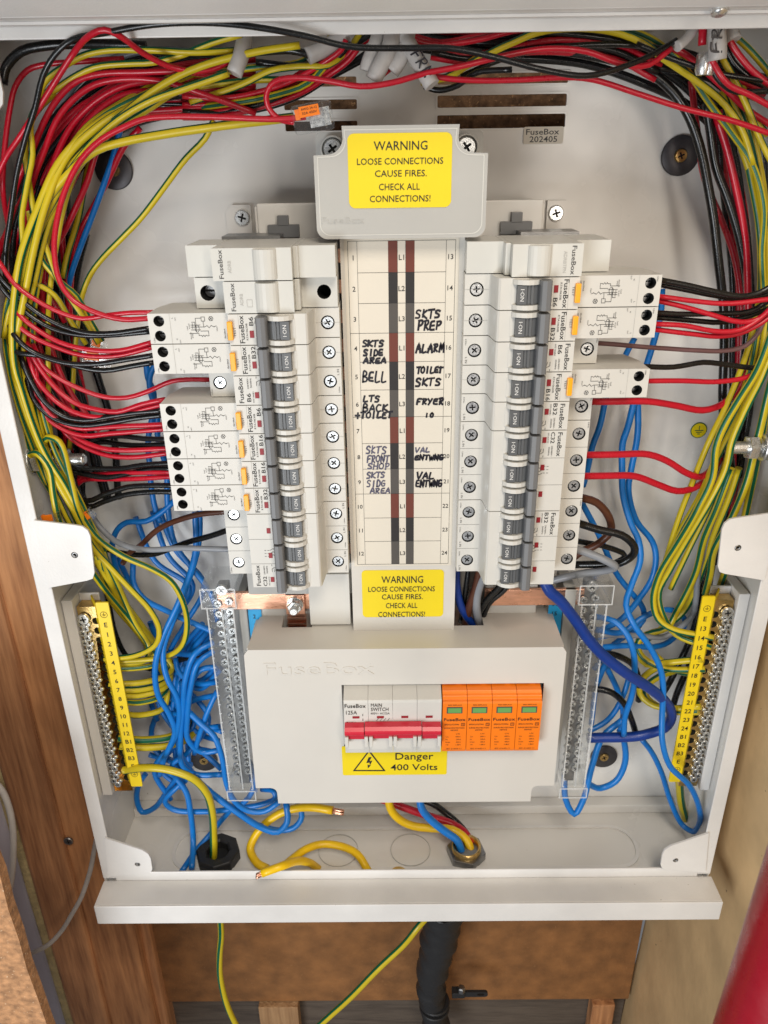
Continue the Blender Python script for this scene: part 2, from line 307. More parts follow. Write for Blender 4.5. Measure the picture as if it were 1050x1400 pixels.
for s in (-1, 1):
    b = MB(); b.box(min(s*HW, s*(HW+.0015)), max(s*HW, s*(HW+.0015)), YF, YB+.0015, ZB, ZT); obj('side_wall', b.mesh('side_wall', [paint_in]), enc)
    b = MB(); xi = s*(HW-.0095); xo = s*(HW+.0015)
    b.box(min(xi, xo), max(xi, xo), YF-.0016, YF, ZB+.012, ZT+.006); obj('front_flange', b.mesh('front_flange', [paint]), enc, bevel=.0006)
    def tab(pp):
        b = MB(); o_ = [(s*x, z) for x, z in pp]; b.plate(o_ if s > 0 else o_[::-1], [(circ(s*.2257, pp[0][1]+.0 if 0 else sum(z for _, z in pp)/len(pp), .0021, 12), None)], YF-.0034, YF-.0018)
        return obj('fixing_tab', b.mesh('fixing_tab', [paint]), enc, bevel=.0004)
    for pp, zc in ((((.2485, -.2155), (.221, -.2195), (.2165, -.2205), (.2135, -.2235), (.2125, -.228), (.2145, -.256), (.2165, -.2605), (.2205, -.262), (.2485, -.2675)), -.242),
                   (((.2485, -.505), (.2195, -.519), (.2150, -.5235), (.2137, -.529), (.2140, -.541), (.2155, -.5445), (.2185, -.5460), (.2530, -.5500)), -.5355),
                   (((.2485, .012), (.2195, .026), (.2150, .0305), (.2137, .036), (.2140, .046), (.2185, .053), (.2530, .055)), .038)):
        b = MB(); o_ = [(s*x, z) for x, z in pp]
        b.plate(o_, [(circ(s*.2257, zc, .0024, 14), None)], YF-.0034, YF-.0018); obj('fixing_tab', b.mesh('fixing_tab', [paint]), enc, bevel=.0004)
        b = MB(); b.lathe([(.0023, .0), (.0021, .0012), (.0010, .0014), (.0010, .0)], (s*.2257, YF-.0020, zc), n=12); obj('rivet', b.mesh('rivet', [steel_d]), enc)
b = MB(); b.box(-HW, HW, YF, YB, ZB-.0015, ZB); obj('bottom_wall', b.mesh('bottom_wall', [paint_in]), enc)
b = MB(); b.box(-HW, HW, YF, YB, ZT, ZT+.0015); obj('top_wall', b.mesh('top_wall', [paint_in]), enc)
b = MB(); b.box(-.2475, .2475, YF-.0017, YF, -.568, -.5468); b.box(-.258, .2595, -.0365, YF-.0018, -.5575, -.5562); b.box(-.258, .2595, -.0378, -.0366, -.5768, -.5562)
o = obj('bottom_lip', b.mesh('bottom_lip', [paint]), enc, bevel=.0006)
b = MB(); b.box(-.2475, .2475, YF-.0017, YF, .0600, .074); b.box(-.262, .262, -.0408, YF-.0018, .0655, .067); b.plate([(-.0409, .0655), (-.0409, .0670), (-.085, .0805), (-.0855, .0790)], [], -.262, .262, plane='yz')
obj('top_lip', b.mesh('top_lip', [paint]), enc, bevel=.0006)
b = MB(); b.box(-.262, .262, -.0300, -.0270, .0640, .0654); obj('lip_seam', b.mesh('lip_seam', [paint]), enc)
# back/bottom fold and the raised gland plate on the floor of the box
b = MB(); b.box(-HW, HW, YB-.012, YB-.0002, ZB, ZB+.010); obj('floor_fold', b.mesh('floor_fold', [paint_in]), enc, bevel=.001)
b = MB(); b.plate([(x, y) for x, y in rrect(-.21, .21, .004, .052, .022, 8)], [([(x, y) for x, y in rrect(-.207, .207, .007, .049, .019, 8)], None)], ZB+.0016, ZB+.0002, plane='xy'); obj('gland_plate_rim', b.mesh('gland_plate_rim', [paint]), enc, bevel=.0003)
for x in (.005, -.06):
    b = MB(); b.plate(circ(x, .026, .018, 28), [(circ(x, .026, .0175, 28), None)], ZB+.0009, ZB+.0002, plane='xy'); obj('knockout', b.mesh('knockout', [gasket]), enc)
b = MB(); b.plate(circ(-.006, -.001, .0075, 22), [], ZB+.0022, ZB+.0002, plane='xy'); obj('blanking_disc', b.mesh('blanking_disc', [brass]), enc)
# stickers on the back
b = MB(); b.plate(rrect(.0795, .1053, .0088, .0188, .001, 3), [], YB-.00115, YB-.0009, 0); b.text('FuseBox', .0918, .0158, .0215, .0034, YB-.0013, 0, 1, .01); b.text('202405', .0925, .0115, .018, .0036, YB-.0013, 0, 1, .008)
obj('date_sticker', b.mesh('date_sticker', [card, inkg]), enc, label='small white sticker lettered FuseBox 202405')
b = MB(); ex, ez = .2249, -.1891
b.plate(circ(ex, ez, .0062, 28), [], YB-.0006, YB-.0003, 1); b.plate(circ(ex, ez, .0056, 28), [], YB-.0009, YB-.0007, 0)
for pts in ([(ex, ez+.0036), (ex, ez)], [(ex-.003, ez), (ex+.003, ez)], [(ex-.0019, ez-.0014), (ex+.0019, ez-.0014)], [(ex-.0008, ez-.0028), (ex+.0008, ez-.0028)]): b.stroke(pts, .0006, YB-.0011, 1)
obj('earth_symbol_sticker', b.mesh('earth_symbol', [yel_st, c_grn]), enc, label='round yellow and green earth symbol sticker')
# fixings with big washers on the back panel
for (x, z, lab) in ((-.190, -.003, 'upper left corner under the cables'), (.1828, .0005, 'upper right corner'), (-.186, -.506, 'lower left behind the blue cables'), (.186, -.506, 'lower right below the blue cables')):
    t = thing('repair_washer', 'big dark round washer with a brass screw in the %s' % lab, 'washer', (x, YB-.0005, z), group='washers fixing the box to the wall')
    b = MB(); b.lathe([(.0123, 0), (.0123, .0018), (.0118, .0022), (.004, .0016)], (0, 0, 0), n=32); obj('disc', b.mesh('disc', [washer_m]), t)
    pan_screw(t, (0, -.0015, 0), .0042, brass, name='screw_head', rot=.4)
# earth studs through the side walls
def stud(s, Y, z, lab):
    t = thing('earth_stud', lab, 'bolt', (s*HW, Y, z)); ax = (-s, 0, 0)
    b = MB(); k_ = 1.28; pr = [(.0029, 0)]; h = 0
    while h < .036: pr += [(.0034, h+.0004), (.0029, h+.0009)]; h += .0011
    pr += [(.0022, h+.001)]; b.lathe([(a_*k_, h_) for a_, h_ in pr], (0, 0, 0), ax, 14); obj('threaded_rod', b.mesh('rod', [steel]), t)
    for h0, h1, r, n, nm in ((.0, .0016, .0085, 20, 'washer'), (.002, .008, .0072, 6, 'nut'), (.0085, .0105, .0080, 20, 'washer'), (.011, .0128, .0072, 20, 'washer'), (.0145, .0162, .0080, 20, 'washer'), (.0172, .0180, .0064, 20, 'washer'), (.0190, .0255, .0070, 6, 'nut')):
        r *= k_*.92; b = MB(); b.lathe([(r*.93, h0), (r, h0+.0005), (r, h1-.0005), (r*.93, h1)], (0, 0, 0), ax, n, sm=(n != 6)); obj(nm, b.mesh(nm, [steel]), t)
stud(1, .012, at(1010, 612, .012).z, 'steel earth stud with nuts through the right side wall'); stud(-1, .018, at(105, 628, .018).z, 'steel earth stud with nuts through the left side wall')
t = thing('hex_screw', 'small screw on the back edge of the box floor, right of centre', 'screw', tuple(at(699, 1126, .062))); b = MB(); b.lathe([(.0035, 0), (.0035, .002), (.002, .003), (.0015, .0062)], (0, 0, 0), n=10); obj('head', b.mesh('h', [steel_d]), t)
# ------------------------------------------------------------------ busbar pan and its fixings
XC = -.0018
pan = thing('busbar_pan', 'pale metal mounting pan carrying the two breaker columns', 'mounting frame')
b = MB(); b.box(-.0925, .0895, .045, .047, -.320, -.0235); obj('pan_plate', b.mesh('pan_plate', [paint_in]), pan, bevel=.0008)
for s in (-1, 1):
    b = MB(); xa = XC+s*.108
    b.plate([(xa-.0085, -.056), (xa+.0085, -.056), (xa+.0085, -.030), (xa+.0045, -.0255), (xa-.0085, -.0255)] if s > 0 else [(xa-.0085, -.056), (xa+.0085, -.056), (xa+.0085, -.0255), (xa-.0045, -.0255), (xa-.0085, -.030)], [], .0755, .0775)
    b.box(XC+s*.0915-.001, XC+s*.0915+.001, .047, .0755, -.056, -.0255); obj('pan_foot', b.mesh('pan_foot', [paint_in]), pan, bevel=.0006)
    pan_screw(pan, (XC+s*.1055, .0754, -.0335), .0052, steel, rot=.3*s)
    b = MB(); b.plate(rrect(XC+s*.074-.010, XC+s*.074+.010, -.0435, -.036, .0005, 2), [], .040, .044, 0); b.box(XC+s*.074-.0035, XC+s*.074+.0035, .0395, .0445, -.0365, -.0305, 0); obj('rail_clip', b.mesh('rail_clip', [mgrey]), pan, bevel=.0005)
for s in (-1, 1):
    b = MB(); b.box(XC+s*.092-.018, XC+s*.092+.018, .022, .045, -.262, -.041); obj('din_rail', b.mesh('din_rail', [steel_d]), pan)
# copper fingers seen beside the label strip
for k in range(12):
    for s in (-1, 1):
        z = -.0425-.018*(k+.5); xa, xb = sorted((XC+s*.033, XC+s*.0385)); b = MB(); b.box(xa, xb, .006, .009, z-.004, z+.004); obj('busbar_finger', cached(('fing', s, k), lambda: b.mesh('finger', [copper])), pan)
b = MB(); b.box(-.030, .027, .012, .030, -.265, -.04); obj('busbar_block', b.mesh('busbar_block', [dark]), pan)
# ------------------------------------------------------------------ devices (built in the frame of the left column)
R9 = .00872
def holes_round(xs, r=.0042, d=.006): return [(circ(x, z, r, 16), d) for x, z in xs]
def rect(x0, x1, z0, z1): return [(x0, z0), (x1, z0), (x1, z1), (x0, z1)]
BX0, BX1, TX1 = -.1000, -.0555, -.0372
def body_core(b, hz, terms_in):
    b.plate(rect(BX0, BX1, -hz, hz), [], -.032, .026)
    b.plate([(BX1, -.032), (BX1+.0010, -.0312), (BX1+.0016, -.0295), (BX1+.0030, -.0155), (BX1+.0034, -.0140), (BX1+.0040, -.013), (BX1+.0040, .026), (BX1, .026)], [], -hz, hz, plane='xy')
    b.plate(rect(BX1+.0040, TX1, -hz, hz), holes_round(terms_in), -.013, .026, 0, 1)
def toggle_parts(t, zc, hz=R9):
    def lever():
        b = MB(); P = [(-.0832, -.0322), (-.0832, -.0392), (-.0827, -.0408), (-.0800, -.0414), (-.0775, -.0408), (-.0768, -.0392), (-.0768, -.0322)]
        b.plate([(x, y) for x, y in P], [], -hz*.93, hz*.93, plane='xy'); return b.mesh('lever', [mgrey])
    def barrel():
        b = MB(); pr = []
        for i in range(11):
            a = math.pi*(.03+.94*i/10); pr.append((-.0708-.0066*math.cos(a), -.0318-.0036*math.sin(a)**.6))
        b.plate(pr, [], -.0054, .0054, plane='xy'); return b.mesh('barrel', [dgrey])
    def face():
        b = MB()
        b.box(-.0736, -.0722, -.0362, -.033, -.0054, .0054, 0); b.box(-.0716, -.0704, -.0360, -.033, -.0054, .0054, 0); b.box(-.0698, -.0646, -.0366, -.033, -.0052, .0052, 0)
        b.text('I·ON', -.0672, 0, .0066, .0022, -.0369, 90, 1, .0); return b.mesh('toggle_face', [dgrey, white_pr])
    def rails():
        b = MB()
        for s in (-1, 1):
            pr = []
            for i in range(9):
                a = math.pi*(.04+.92*i/8); pr.append((-.0703-.0086*math.cos(a), -.0300-.0080*math.sin(a)))
            z0, z1 = sorted((s*.0056, s*.0082)); b.plate(pr, [], z0, z1, plane='xy')
        return b.mesh('rails', [plastic])
    def well():
        b = MB(); b.box(-.0790, -.0616, -.0323, -.0318, -.0058, .0058); return b.mesh('well', [plastic])
    h = obj('toggle', cached(('lever', hz), lever), t, (0, 0, zc), bevel=.0005)
    obj('switch_barrel', cached('barrel', barrel), t, (0, 0, zc), bevel=.0004); obj('toggle_lettering', cached('face', face), t, (0, 0, zc), bevel=0)
    obj('guard_rail', cached('rails', rails), t, (0, 0, zc), bevel=.0004); obj('toggle_slot', cached('well', well), t, (0, 0, zc))
_sr = [0]
def tscrew(t, x, z, y):
    _sr[0] += 1; rot = [.1, .5, .9, 1.3, .75][_sr[0] % 5]
    pan_screw(t, (x, y+.0022, z), .0038, steel, name='terminal_screw', rot=rot)
def D(cx, cy):  # print drawn from the face of the first left block: crop units -> local metres
    return (-.1478+(cx-50)/8.3e3, (552-cy)/8.9e3)
def diagram(b, y, m=0):
    w_ = .00028
    for P in ([(280, 570), (280, 500), (308, 500)], [(316, 515), (316, 530), (318, 545)], [(255, 545), (322, 545), (333, 538), (343, 550), (353, 538), (368, 546)], [(255, 535), (300, 535)], [(255, 560), (300, 560)],
              [(245, 578), (290, 578), (290, 589), (303, 589), (306, 595), (312, 587), (318, 595), (324, 587), (330, 591), (338, 591), (338, 566), (300, 566)], [(260, 520), (275, 520), (275, 562)], [(365, 545), (378, 540)]):
        b.stroke([D(*p) for p in P], w_, y, m)
    b.stroke([D(*p) for p in ((308, 494), (325, 494), (325, 515), (308, 515))], w_, y, m, True)
    b.stroke([D(284+10*math.cos(a/10*6.283), 553+19*math.sin(a/10*6.283)) for a in range(10)], w_, y, m, True)
    b.stroke([D(355+11*math.cos(a/6*6.283), 503+12*math.sin(a/6*6.283)) for a in range(6)], w_, y, m, True); b.stroke([D(350, 495), D(360, 511)], w_, y, m); b.stroke([D(348, 508), D(362, 498)], w_, y, m)
    for t, cx, cy, L in (('Load', 236, 550, 20), ('N OUT', 247, 540, 28), ('electronic', 250, 590, 36), ('circuit', 258, 590, 24), ('N out', 262, 540, 30), ('4.5mA', 380, 556, 24)):
        x, z = D(cx, cy); b.text(t, x, z, L/8.9e3, .0008, y, 90, m)
def rcbo_print():
    b = MB(); y = -.0262; diagram(b, y)
    for t, cx, cy, L, h in (('L', 168, 497, 6, 7), ('OUT', 183, 503, 18, 6), ('N', 181, 607, 7, 7), ('OUT', 196, 618, 18, 6), ('1.2Nm', 70, 610, 26, 7), ('I\u0394n=30mA', 416, 580, 50, 8), ('230V~', 430, 590, 34, 7), ('50/60Hz', 443, 580, 44, 7)):
        x, z = D(cx, cy); b.text(t, x, z, L/8.9e3, h/8.3e3, y, 90, 0)
    y = -.0322; b.text('TEST', -.0966, -.0012, .0054, .0012, y, 90, 0); b.text('FuseBox', -.0925, .0002, .0158, .0029, y, 90, 1, .008); b.text('RTA10630B', -.0896, -.0012, .0096, .0011, y, 90, 0)
    b.text('30mA', -.0844, .0052, .0038, .0010, y, 90, 0); b.stroke([(-.0842, -.0052), (-.0842, -.0080)], .0012, y, 2)
    return b.mesh('lettering', [inkg, ink, inkl])
def rcbo_lines():
    b = MB(); b.stroke([(-.1350, -R9), (-.1350, R9)], .00018, -.0262); b.stroke([(-.0940, -R9), (-.0940, R9)], .00012, -.0322); b.stroke([(BX1+.004, 0), (TX1, 0)], .00016, -.0132); return b.mesh('panel_line', [inkl])
def rating(t):
    b = MB(); b.text(t, -.0868, .0048, .0021*len(t)+.0008, .0025, -.0322, 90, 0, .008); return b.mesh('rating', [ink])
def rcbo(k, side, rt, label):
    t = thing('residual_current_breaker', label, 'circuit breaker', (XC, 0, -.0425-.018*(k-.5)), 0 if side < 0 else math.pi, 'residual current breakers in the two columns')
    def body():
        b = MB(); b.plate(rect(-.1478, BX0, -R9, R9), holes_round(((-.1415, .0044), (-.1417, -.0042)), .0032, .012), -.026, -.006, 0, 1)
        b.plate([(-.1478, -.006), (BX0, -.006), (BX0, .012), (-.126, .012), (-.1425, .012)], [], -R9, R9, plane='xy')
        body_core(b, R9, ((-.0442, 0),)); return b.mesh('body', [plastic, dark])
    obj('body', cached('rcbo', body), t, bevel=.00035)
    for z in (.0044, -.0042):
        def sl():
            b = MB(); b.lathe([(.0029, 0), (.0029, .0015)], (0, 0, 0), n=14); b.box(-.0025, .0025, -.0022, -.0014, -.0004, .0004, 1); return b.mesh('outgoing_screw', [steel_d, dark])
        obj('outgoing_screw', cached('osl', sl), t, (-.1416, -.0165, z))
    tscrew(t, -.0442, 0, -.013)
    toggle_parts(t, 0)
    def btn():
        b = MB(); b.box(-.1005, -.0974, -.0345, -.0318, -.0056, .0050); return b.mesh('test_button', [orange_b])
    obj('test_button', cached('btn', btn), t, bevel=.0004)
    def win():
        b = MB(); b.box(-.0884+.0004, -.0856, -.0324, -.0319, -.0046, -.0006); return b.mesh('red_window', [red_w])
    obj('indicator_window', cached('win', win), t)
    obj('lettering', cached('rprint', rcbo_print), t); obj('panel_line', cached('rline', rcbo_lines), t); obj('rating_lettering', cached('rt'+rt, lambda: rating(rt)), t)
def mcb_print(tp):
    b = MB(); y = -.0322
    b.text('FuseBox', -.0962, .0002, .0155, .0028, y, 90, 1, .008); b.text(tp, -.0918, -.0042, .0021*len(tp)+.001, .0025, y, 90, 1, .008); b.text('MT106B1' if tp[0] == 'B' else 'MT163C32', -.0890, -.0040, .0066, .0009, y, 90, 0)
    b.text('230/400V~', -.0918, .0046, .0072, .0010, y, 90, 0); b.text('50/60Hz', -.0900, .0046, .0058, .0010, y, 90, 0)
    b.stroke([(-.0866, .0030), (-.0866, .0052)], .0003, y, 0); b.stroke([(-.0866, .0052), (-.0848, .0062)], .0003, y, 0); b.stroke([(-.0866, .0074), (-.0866, .0084)], .0003, y, 0); b.stroke([(-.0852, .0030), (-.0840, .0078), (-.0835, .0060), (-.0840, .0040)], .0003, y, 0)
    b.stroke([(-.0842, -.0052), (-.0842, -.0080)], .0012, y, 2)
    b.text('2.5Nm', -.1180, -.0058, .0040, .0009, -.0132, 90, 0)
    return b.mesh('lettering', [inkg, ink, inkl])
def term_print():
    b = MB(); b.text('L IN', TX1-.0020, .0058, .0036, .0013, -.0132, 90, 0); b.text('2.5Nm', TX1-.0016, -.0052, .0038, .0008, -.0132, 90, 0); return b.mesh('terminal_lettering', [inkg])
def mcb(k, side, rt, label, poles=1):
    n = poles; hz = .009*n-.00028; zc = -.0425-.018*(k-1+n/2)
    t = thing('miniature_circuit_breaker' if n == 1 else 'three_pole_breaker', label, 'circuit breaker', (XC, 0, zc), 0 if side < 0 else math.pi, 'single pole breakers' if n == 1 else 'three pole breakers')
    zs = [(i-(n-1)/2)*.018 for i in range(n)]
    def body():
        b = MB(); b.plate(rect(-.1188, BX0, -hz, hz), holes_round([(-.1125, z) for z in zs]), -.013, .024, 0, 1); body_core(b, hz, [(-.0442, z) for z in zs]); return b.mesh('body', [plastic, dark])
    obj('body', cached(('mcb', n), body), t, bevel=.00035)
    for z in zs:
        tscrew(t, -.0442, z, -.013); tscrew(t, -.1125, z, -.013); toggle_parts(t, z)
        def win():
            b = MB(); b.box(-.0880, -.0856, -.0324, -.0319, -.0046, -.0010); return b.mesh('red_window', [red_w])
        obj('indicator_window', cached('win2', win), t, (0, 0, z))
        obj('terminal_lettering', cached('tp', term_print), t, (0, 0, z))
    if n > 1:
        def grooves():
            b = MB()
            for z in (-.009, .009):
                b.stroke([(BX0, z), (-.0835, z)], .00016, -.03215); b.stroke([(-.1188, z), (BX0, z)], .00016, -.01315); b.stroke([(BX1+.0022, z), (TX1, z)], .00016, -.01315)
            for q in range(3):
                z = -.0035+.0022*q
                for a in (-.0905, -.0885): b.stroke([(a, z), (a+.0010, z)], .0003, -.0322)
                b.stroke([(-.0870, z), (-.0850, z+.0012), (-.0838, z)], .0003, -.0322)
            return b.mesh('pole_line', [inkg])
        obj('pole_line', cached('groove', grooves), t)
    obj('lettering', cached('mp'+rt, lambda: mcb_print(rt)), t, (0, 0, zs[0]))
def blank(k, side, kind, label):
    t = thing('blank_module', label, 'blank cover', (XC, 0, -.0425-.018*(k-.5)), 0 if side < 0 else math.pi, 'white blank modules at the column tops')
    b = MB(); h = R9
    xo = {'a': -.1245, 'b': -.1215, 'c': -.1205}[kind]; xb = {'a': -.1062, 'b': -.1010, 'c': -.1005}[kind]
    ho = [] if kind != 'b' else holes_round(((-.1142, 0),), .0045, .020); hi = [] if kind != 'b' else holes_round(((-.0455, .0), ), .0042, .020)
    b.plate(rect(xo, xb, -h, h), ho, -.013, .024, 0, 1); b.plate(rect(xb, BX1-.006, -h, h), [], -.0315, .024); b.box(BX1-.006, BX1-.003, -.024, .024, -h, h); b.plate(rect(BX1-.003, TX1-.0005, -h, h), hi, -.0130-(.009 if kind == 'a' else .001), .024, 0, 1)
    pr = []
    for i in range(11): a = math.pi*i/10; pr.append((-.0765-.0066*math.cos(a), -.0314-.0040*math.sin(a)))
    b.plate(pr, [], -.0080, .0080, plane='xy')
    obj('body', b.mesh('body', [plastic_b, dark]), t, bevel=.0005)
    b = MB(); x = xb+.0050; b.text('FuseBox', x, .0002, .0155, .0026, -.0317, 90, 0, .01); b.text('ADRBTPN' if kind == 'c' else 'ADRB', x+.0048, .001 if kind == 'c' else -.0012, .0115 if kind == 'c' else .0066, .0019, -.0317, 90, 1)
    if kind == 'b': b.stroke(rect(x+.0078, x+.0108, -.0052, -.0012), .0002, -.0317, 1, True)
    obj('lettering', b.mesh('lettering', [inkg, inkl]), t)
    if kind == 'b':
        b = MB(); b.lathe([(.0038, 0), (.0038, .002)], (-.1142, -.001, 0), n=14); b.box(-.1180, -.1104, -.0032, -.0025, -.0006, .0006, 1); obj('terminal_screw', b.mesh('ts', [steel_d, dark]), t)
blank(1, -1, 'a', 'plain blank module lettered ADRB, topmost of the left column, without holes'); blank(2, -1, 'b', 'blank module lettered ADRB with a round hole at each end, second in the left column')
rcbo(3, -1, 'B6', 'B6 breaker with test button, third in the left column below the blank with holes'); rcbo(4, -1, 'B32', 'upper B32 breaker with test button in the left column, above the short single pole one')
mcb(5, -1, 'B6', 'short B6 single pole breaker between longer ones in the left column')
rcbo(6, -1, 'B6', 'B6 breaker with test button directly below the short one in the left column'); rcbo(7, -1, 'B16', 'upper of the two B16 breakers with test button in the left column'); rcbo(8, -1, 'B16', 'lower of the two B16 breakers with test button in the left column'); rcbo(9, -1, 'B32', 'lower B32 breaker with test button in the left column, above the three pole one')
mcb(10, -1, 'C32', 'C32 three pole breaker at the foot of the left column above the copper link', 3)
blank(1, 1, 'c', 'blank module lettered ADRBTPN at the top of the right column')
rcbo(2, 1, 'B6', 'B6 breaker with test button, second in the right column under the blank'); rcbo(3, 1, 'B32', 'B32 breaker with test button, third in the right column')
mcb(4, 1, 'B6', 'short B6 single pole breaker in the right column with a faded brown cable')
rcbo(5, 1, 'B16', 'B16 breaker with test button, the lowest long one in the right column')
mcb(6, 1, 'B32', 'short B32 single pole breaker in the right column with one thick red cable')
mcb(7, 1, 'C32', 'C32 three pole breaker in the right column with two thick red cables', 3); mcb(10, 1, 'B32', "B32 three pole breaker at the right column's foot with brown, black and grey cables", 3)
# ------------------------------------------------------------------ handwriting
HG = {'S': [[(.9, .85), (.6, 1), (.25, .9), (.2, .65), (.55, .5), (.8, .3), (.65, .05), (.1, .05)]], 'K': [[(.2, 1), (.12, 0)], [(.85, .95), (.2, .45), (.9, .02)]], 'T': [[(0, .95), (1, 1)], [(.5, .97), (.42, 0)]],
 'P': [[(.2, 0), (.25, 1)], [(.1, .95), (.7, 1), (.85, .75), (.6, .5), (.25, .45)]], 'R': [[(.15, 0), (.25, 1)], [(.1, .92), (.7, 1), (.85, .75), (.6, .52), (.25, .48), (.9, 0)]], 'E': [[(.85, .95), (.3, .9), (.15, .5), (.2, .08), (.9, .05)], [(.2, .5), (.75, .52)]],
 'A': [[(.02, 0), (.5, 1), (.9, 0)], [(.15, .35), (.85, .35)]], 'L': [[(.25, 1), (.15, .05), (.9, .08)]], 'M': [[(.05, 0), (.2, .95), (.5, .35), (.8, 1), (.95, 0)]], 'B': [[(.15, 0), (.2, 1), (.7, .95), (.75, .65), (.25, .52), (.85, .4), (.8, .08), (.15, 0)]],
 'O': [[(.5, 1), (.1, .7), (.12, .2), (.55, 0), (.9, .3), (.85, .8), (.5, 1)]], 'I': [[(.5, 1), (.45, 0)]], 'D': [[(.15, 0), (.2, 1), (.75, .85), (.9, .4), (.6, .03), (.15, 0)]], 'G': [[(.85, .9), (.35, .95), (.1, .5), (.3, .05), (.8, .08), (.88, .45), (.5, .45)]],
 'W': [[(.02, 1), (.25, 0), (.5, .6), (.75, 0), (.98, 1)]], 'V': [[(.05, 1), (.4, 0), (.95, 1)]], 'N': [[(.1, 0), (.15, 1), (.8, .05), (.9, 1)]], 'F': [[(.15, 0), (.25, .95), (.95, 1)], [(.2, .5), (.75, .55)]], 'H': [[(.15, 1), (.1, 0)], [(.85, 1), (.8, 0)], [(.12, .5), (.85, .52)]], 'Y': [[(.05, 1), (.45, .5)], [(.95, 1), (.3, 0)]],
 'C': [[(.85, .9), (.4, .95), (.1, .5), (.35, .03), (.9, .1)]], '+': [[(.5, .9), (.5, .1)], [(.05, .5), (.95, .5)]], '1': [[(.5, .9), (.5, .1)]], '0': [[(.5, .9), (.2, .6), (.3, .15), (.7, .15), (.8, .6), (.5, .9)]], '.': [[(.45, .05), (.55, .0)]], ' ': []}
_hy = [0]
def hand(b, t, x0, x1, z0, z1, y, wd, m=0, slope=0, T=None):
    n = len(t); cw = (x1-x0)/n; rnd = random.Random(hash_(t)+int(x0*1e5))
    for i, ch in enumerate(t):
        for pl in HG[ch]:
            _hy[0] += 1; P = []
            jx, jz = rnd.uniform(-.06, .06), rnd.uniform(-.06, .06); sc1 = rnd.uniform(.92, 1.1)
            for u, v in pl:
                P.append((x0+cw*(i+.06+u*.86+jx+.12*(v-.5)), z0+(z1-z0)*((v-.5)*sc1+.5+jz+rnd.uniform(-.03, .03))+slope*(i+u)/n))
            # smooth
            if len(P) > 2:
                Q = []
                for a in range(len(P)-1):
                    p0 = P[max(a-1, 0)]; p1 = P[a]; p2 = P[a+1]; p3 = P[min(a+2, len(P)-1)]
                    for s_ in (0, .33, .66):
                        Q.append(tuple(.5*((2*p1[c])+(-p0[c]+p2[c])*s_+(2*p0[c]-5*p1[c]+4*p2[c]-p3[c])*s_*s_+(-p0[c]+3*p1[c]-3*p2[c]+p3[c])*s_**3) for c in (0, 1)))
                P = Q+[P[-1]]
            k = len(b.v); b.stroke(P, wd*rnd.uniform(.85, 1.12), y-1.5e-6*(_hy[0] % 12), m)
            if T:
                for q in range(k, len(b.v)): b.v[q] = tuple(T(*b.v[q]))
def hash_(s): return sum((i+1)*ord(c) for i, c in enumerate(s))
# ------------------------------------------------------------------ label strip over the busbars
st = thing('busbar_cover_strip', 'tall pale cover strip with the circuit chart between the breaker columns', 'cover')
b = MB(); b.plate([(-.0378, -.3148), (.0360, -.3148), (.0360, -.0405), (-.0378, -.0405)], [], 0, .010); obj('cover_plate', b.mesh('cover_plate', [cover_pl]), st, bevel=.0008)
cx0, cx1, cz1, cz0 = -.0333, .0305, -.0428, -.2588; yc = -.0004
b = MB(); b.plate(rrect(cx0-.0022, cx1+.0022, cz0-.0016, cz1+.0018, .0004, 1), [], yc, -.00005); obj('chart_card', b.mesh('chart_card', [card]), st)
W_ = cx1-cx0; b = MB(); yl = yc-.0001
def fx(f): return cx0+W_*f
for f0, f1 in ((.374, .461), (.536, .620)):
    for k in range(12): b.box(fx(f0), fx(f1), yl, yl+.00005, cz1-.018*(k+1), cz1-.018*k, 2+k % 3)
b.stroke(rect(cx0, cx1, cz0, cz1), .00022, yl-.0001, 0, True)
for f in (.086, .914): b.stroke([(fx(f), cz0), (fx(f), cz1)], .00018, yl-.0001)
for f in (.461, .536): b.stroke([(fx(f), cz0), (fx(f), cz1)], .00012, yl-.0001)
for k in range(1, 12): z = cz1-.018*k; b.stroke([(cx0 if k % 3 == 0 else fx(.086), z), (cx1 if k % 3 == 0 else fx(.914), z)], .0002, yl-.0001)
for k in range(12):
    z = cz1-.018*k-.0094
    b.text(str(k+1), fx(.048), z, nat(str(k+1), .0029, .006), .0029, yl-.00015, 0, 0, .006); b.text('L%d' % (k % 3+1), fx(.4985), z, nat('L%d' % (k % 3+1), .0030, .006), .0030, yl-.00015, 0, 0, .006); b.text(str(k+13), fx(.957), z, nat(str(k+13), .0029, .006), .0029, yl-.00015, 0, 0, .006)
obj('chart_print', b.mesh('chart_print', [ink, ink, brn_pr, blk_pr, gry_pr]), st)
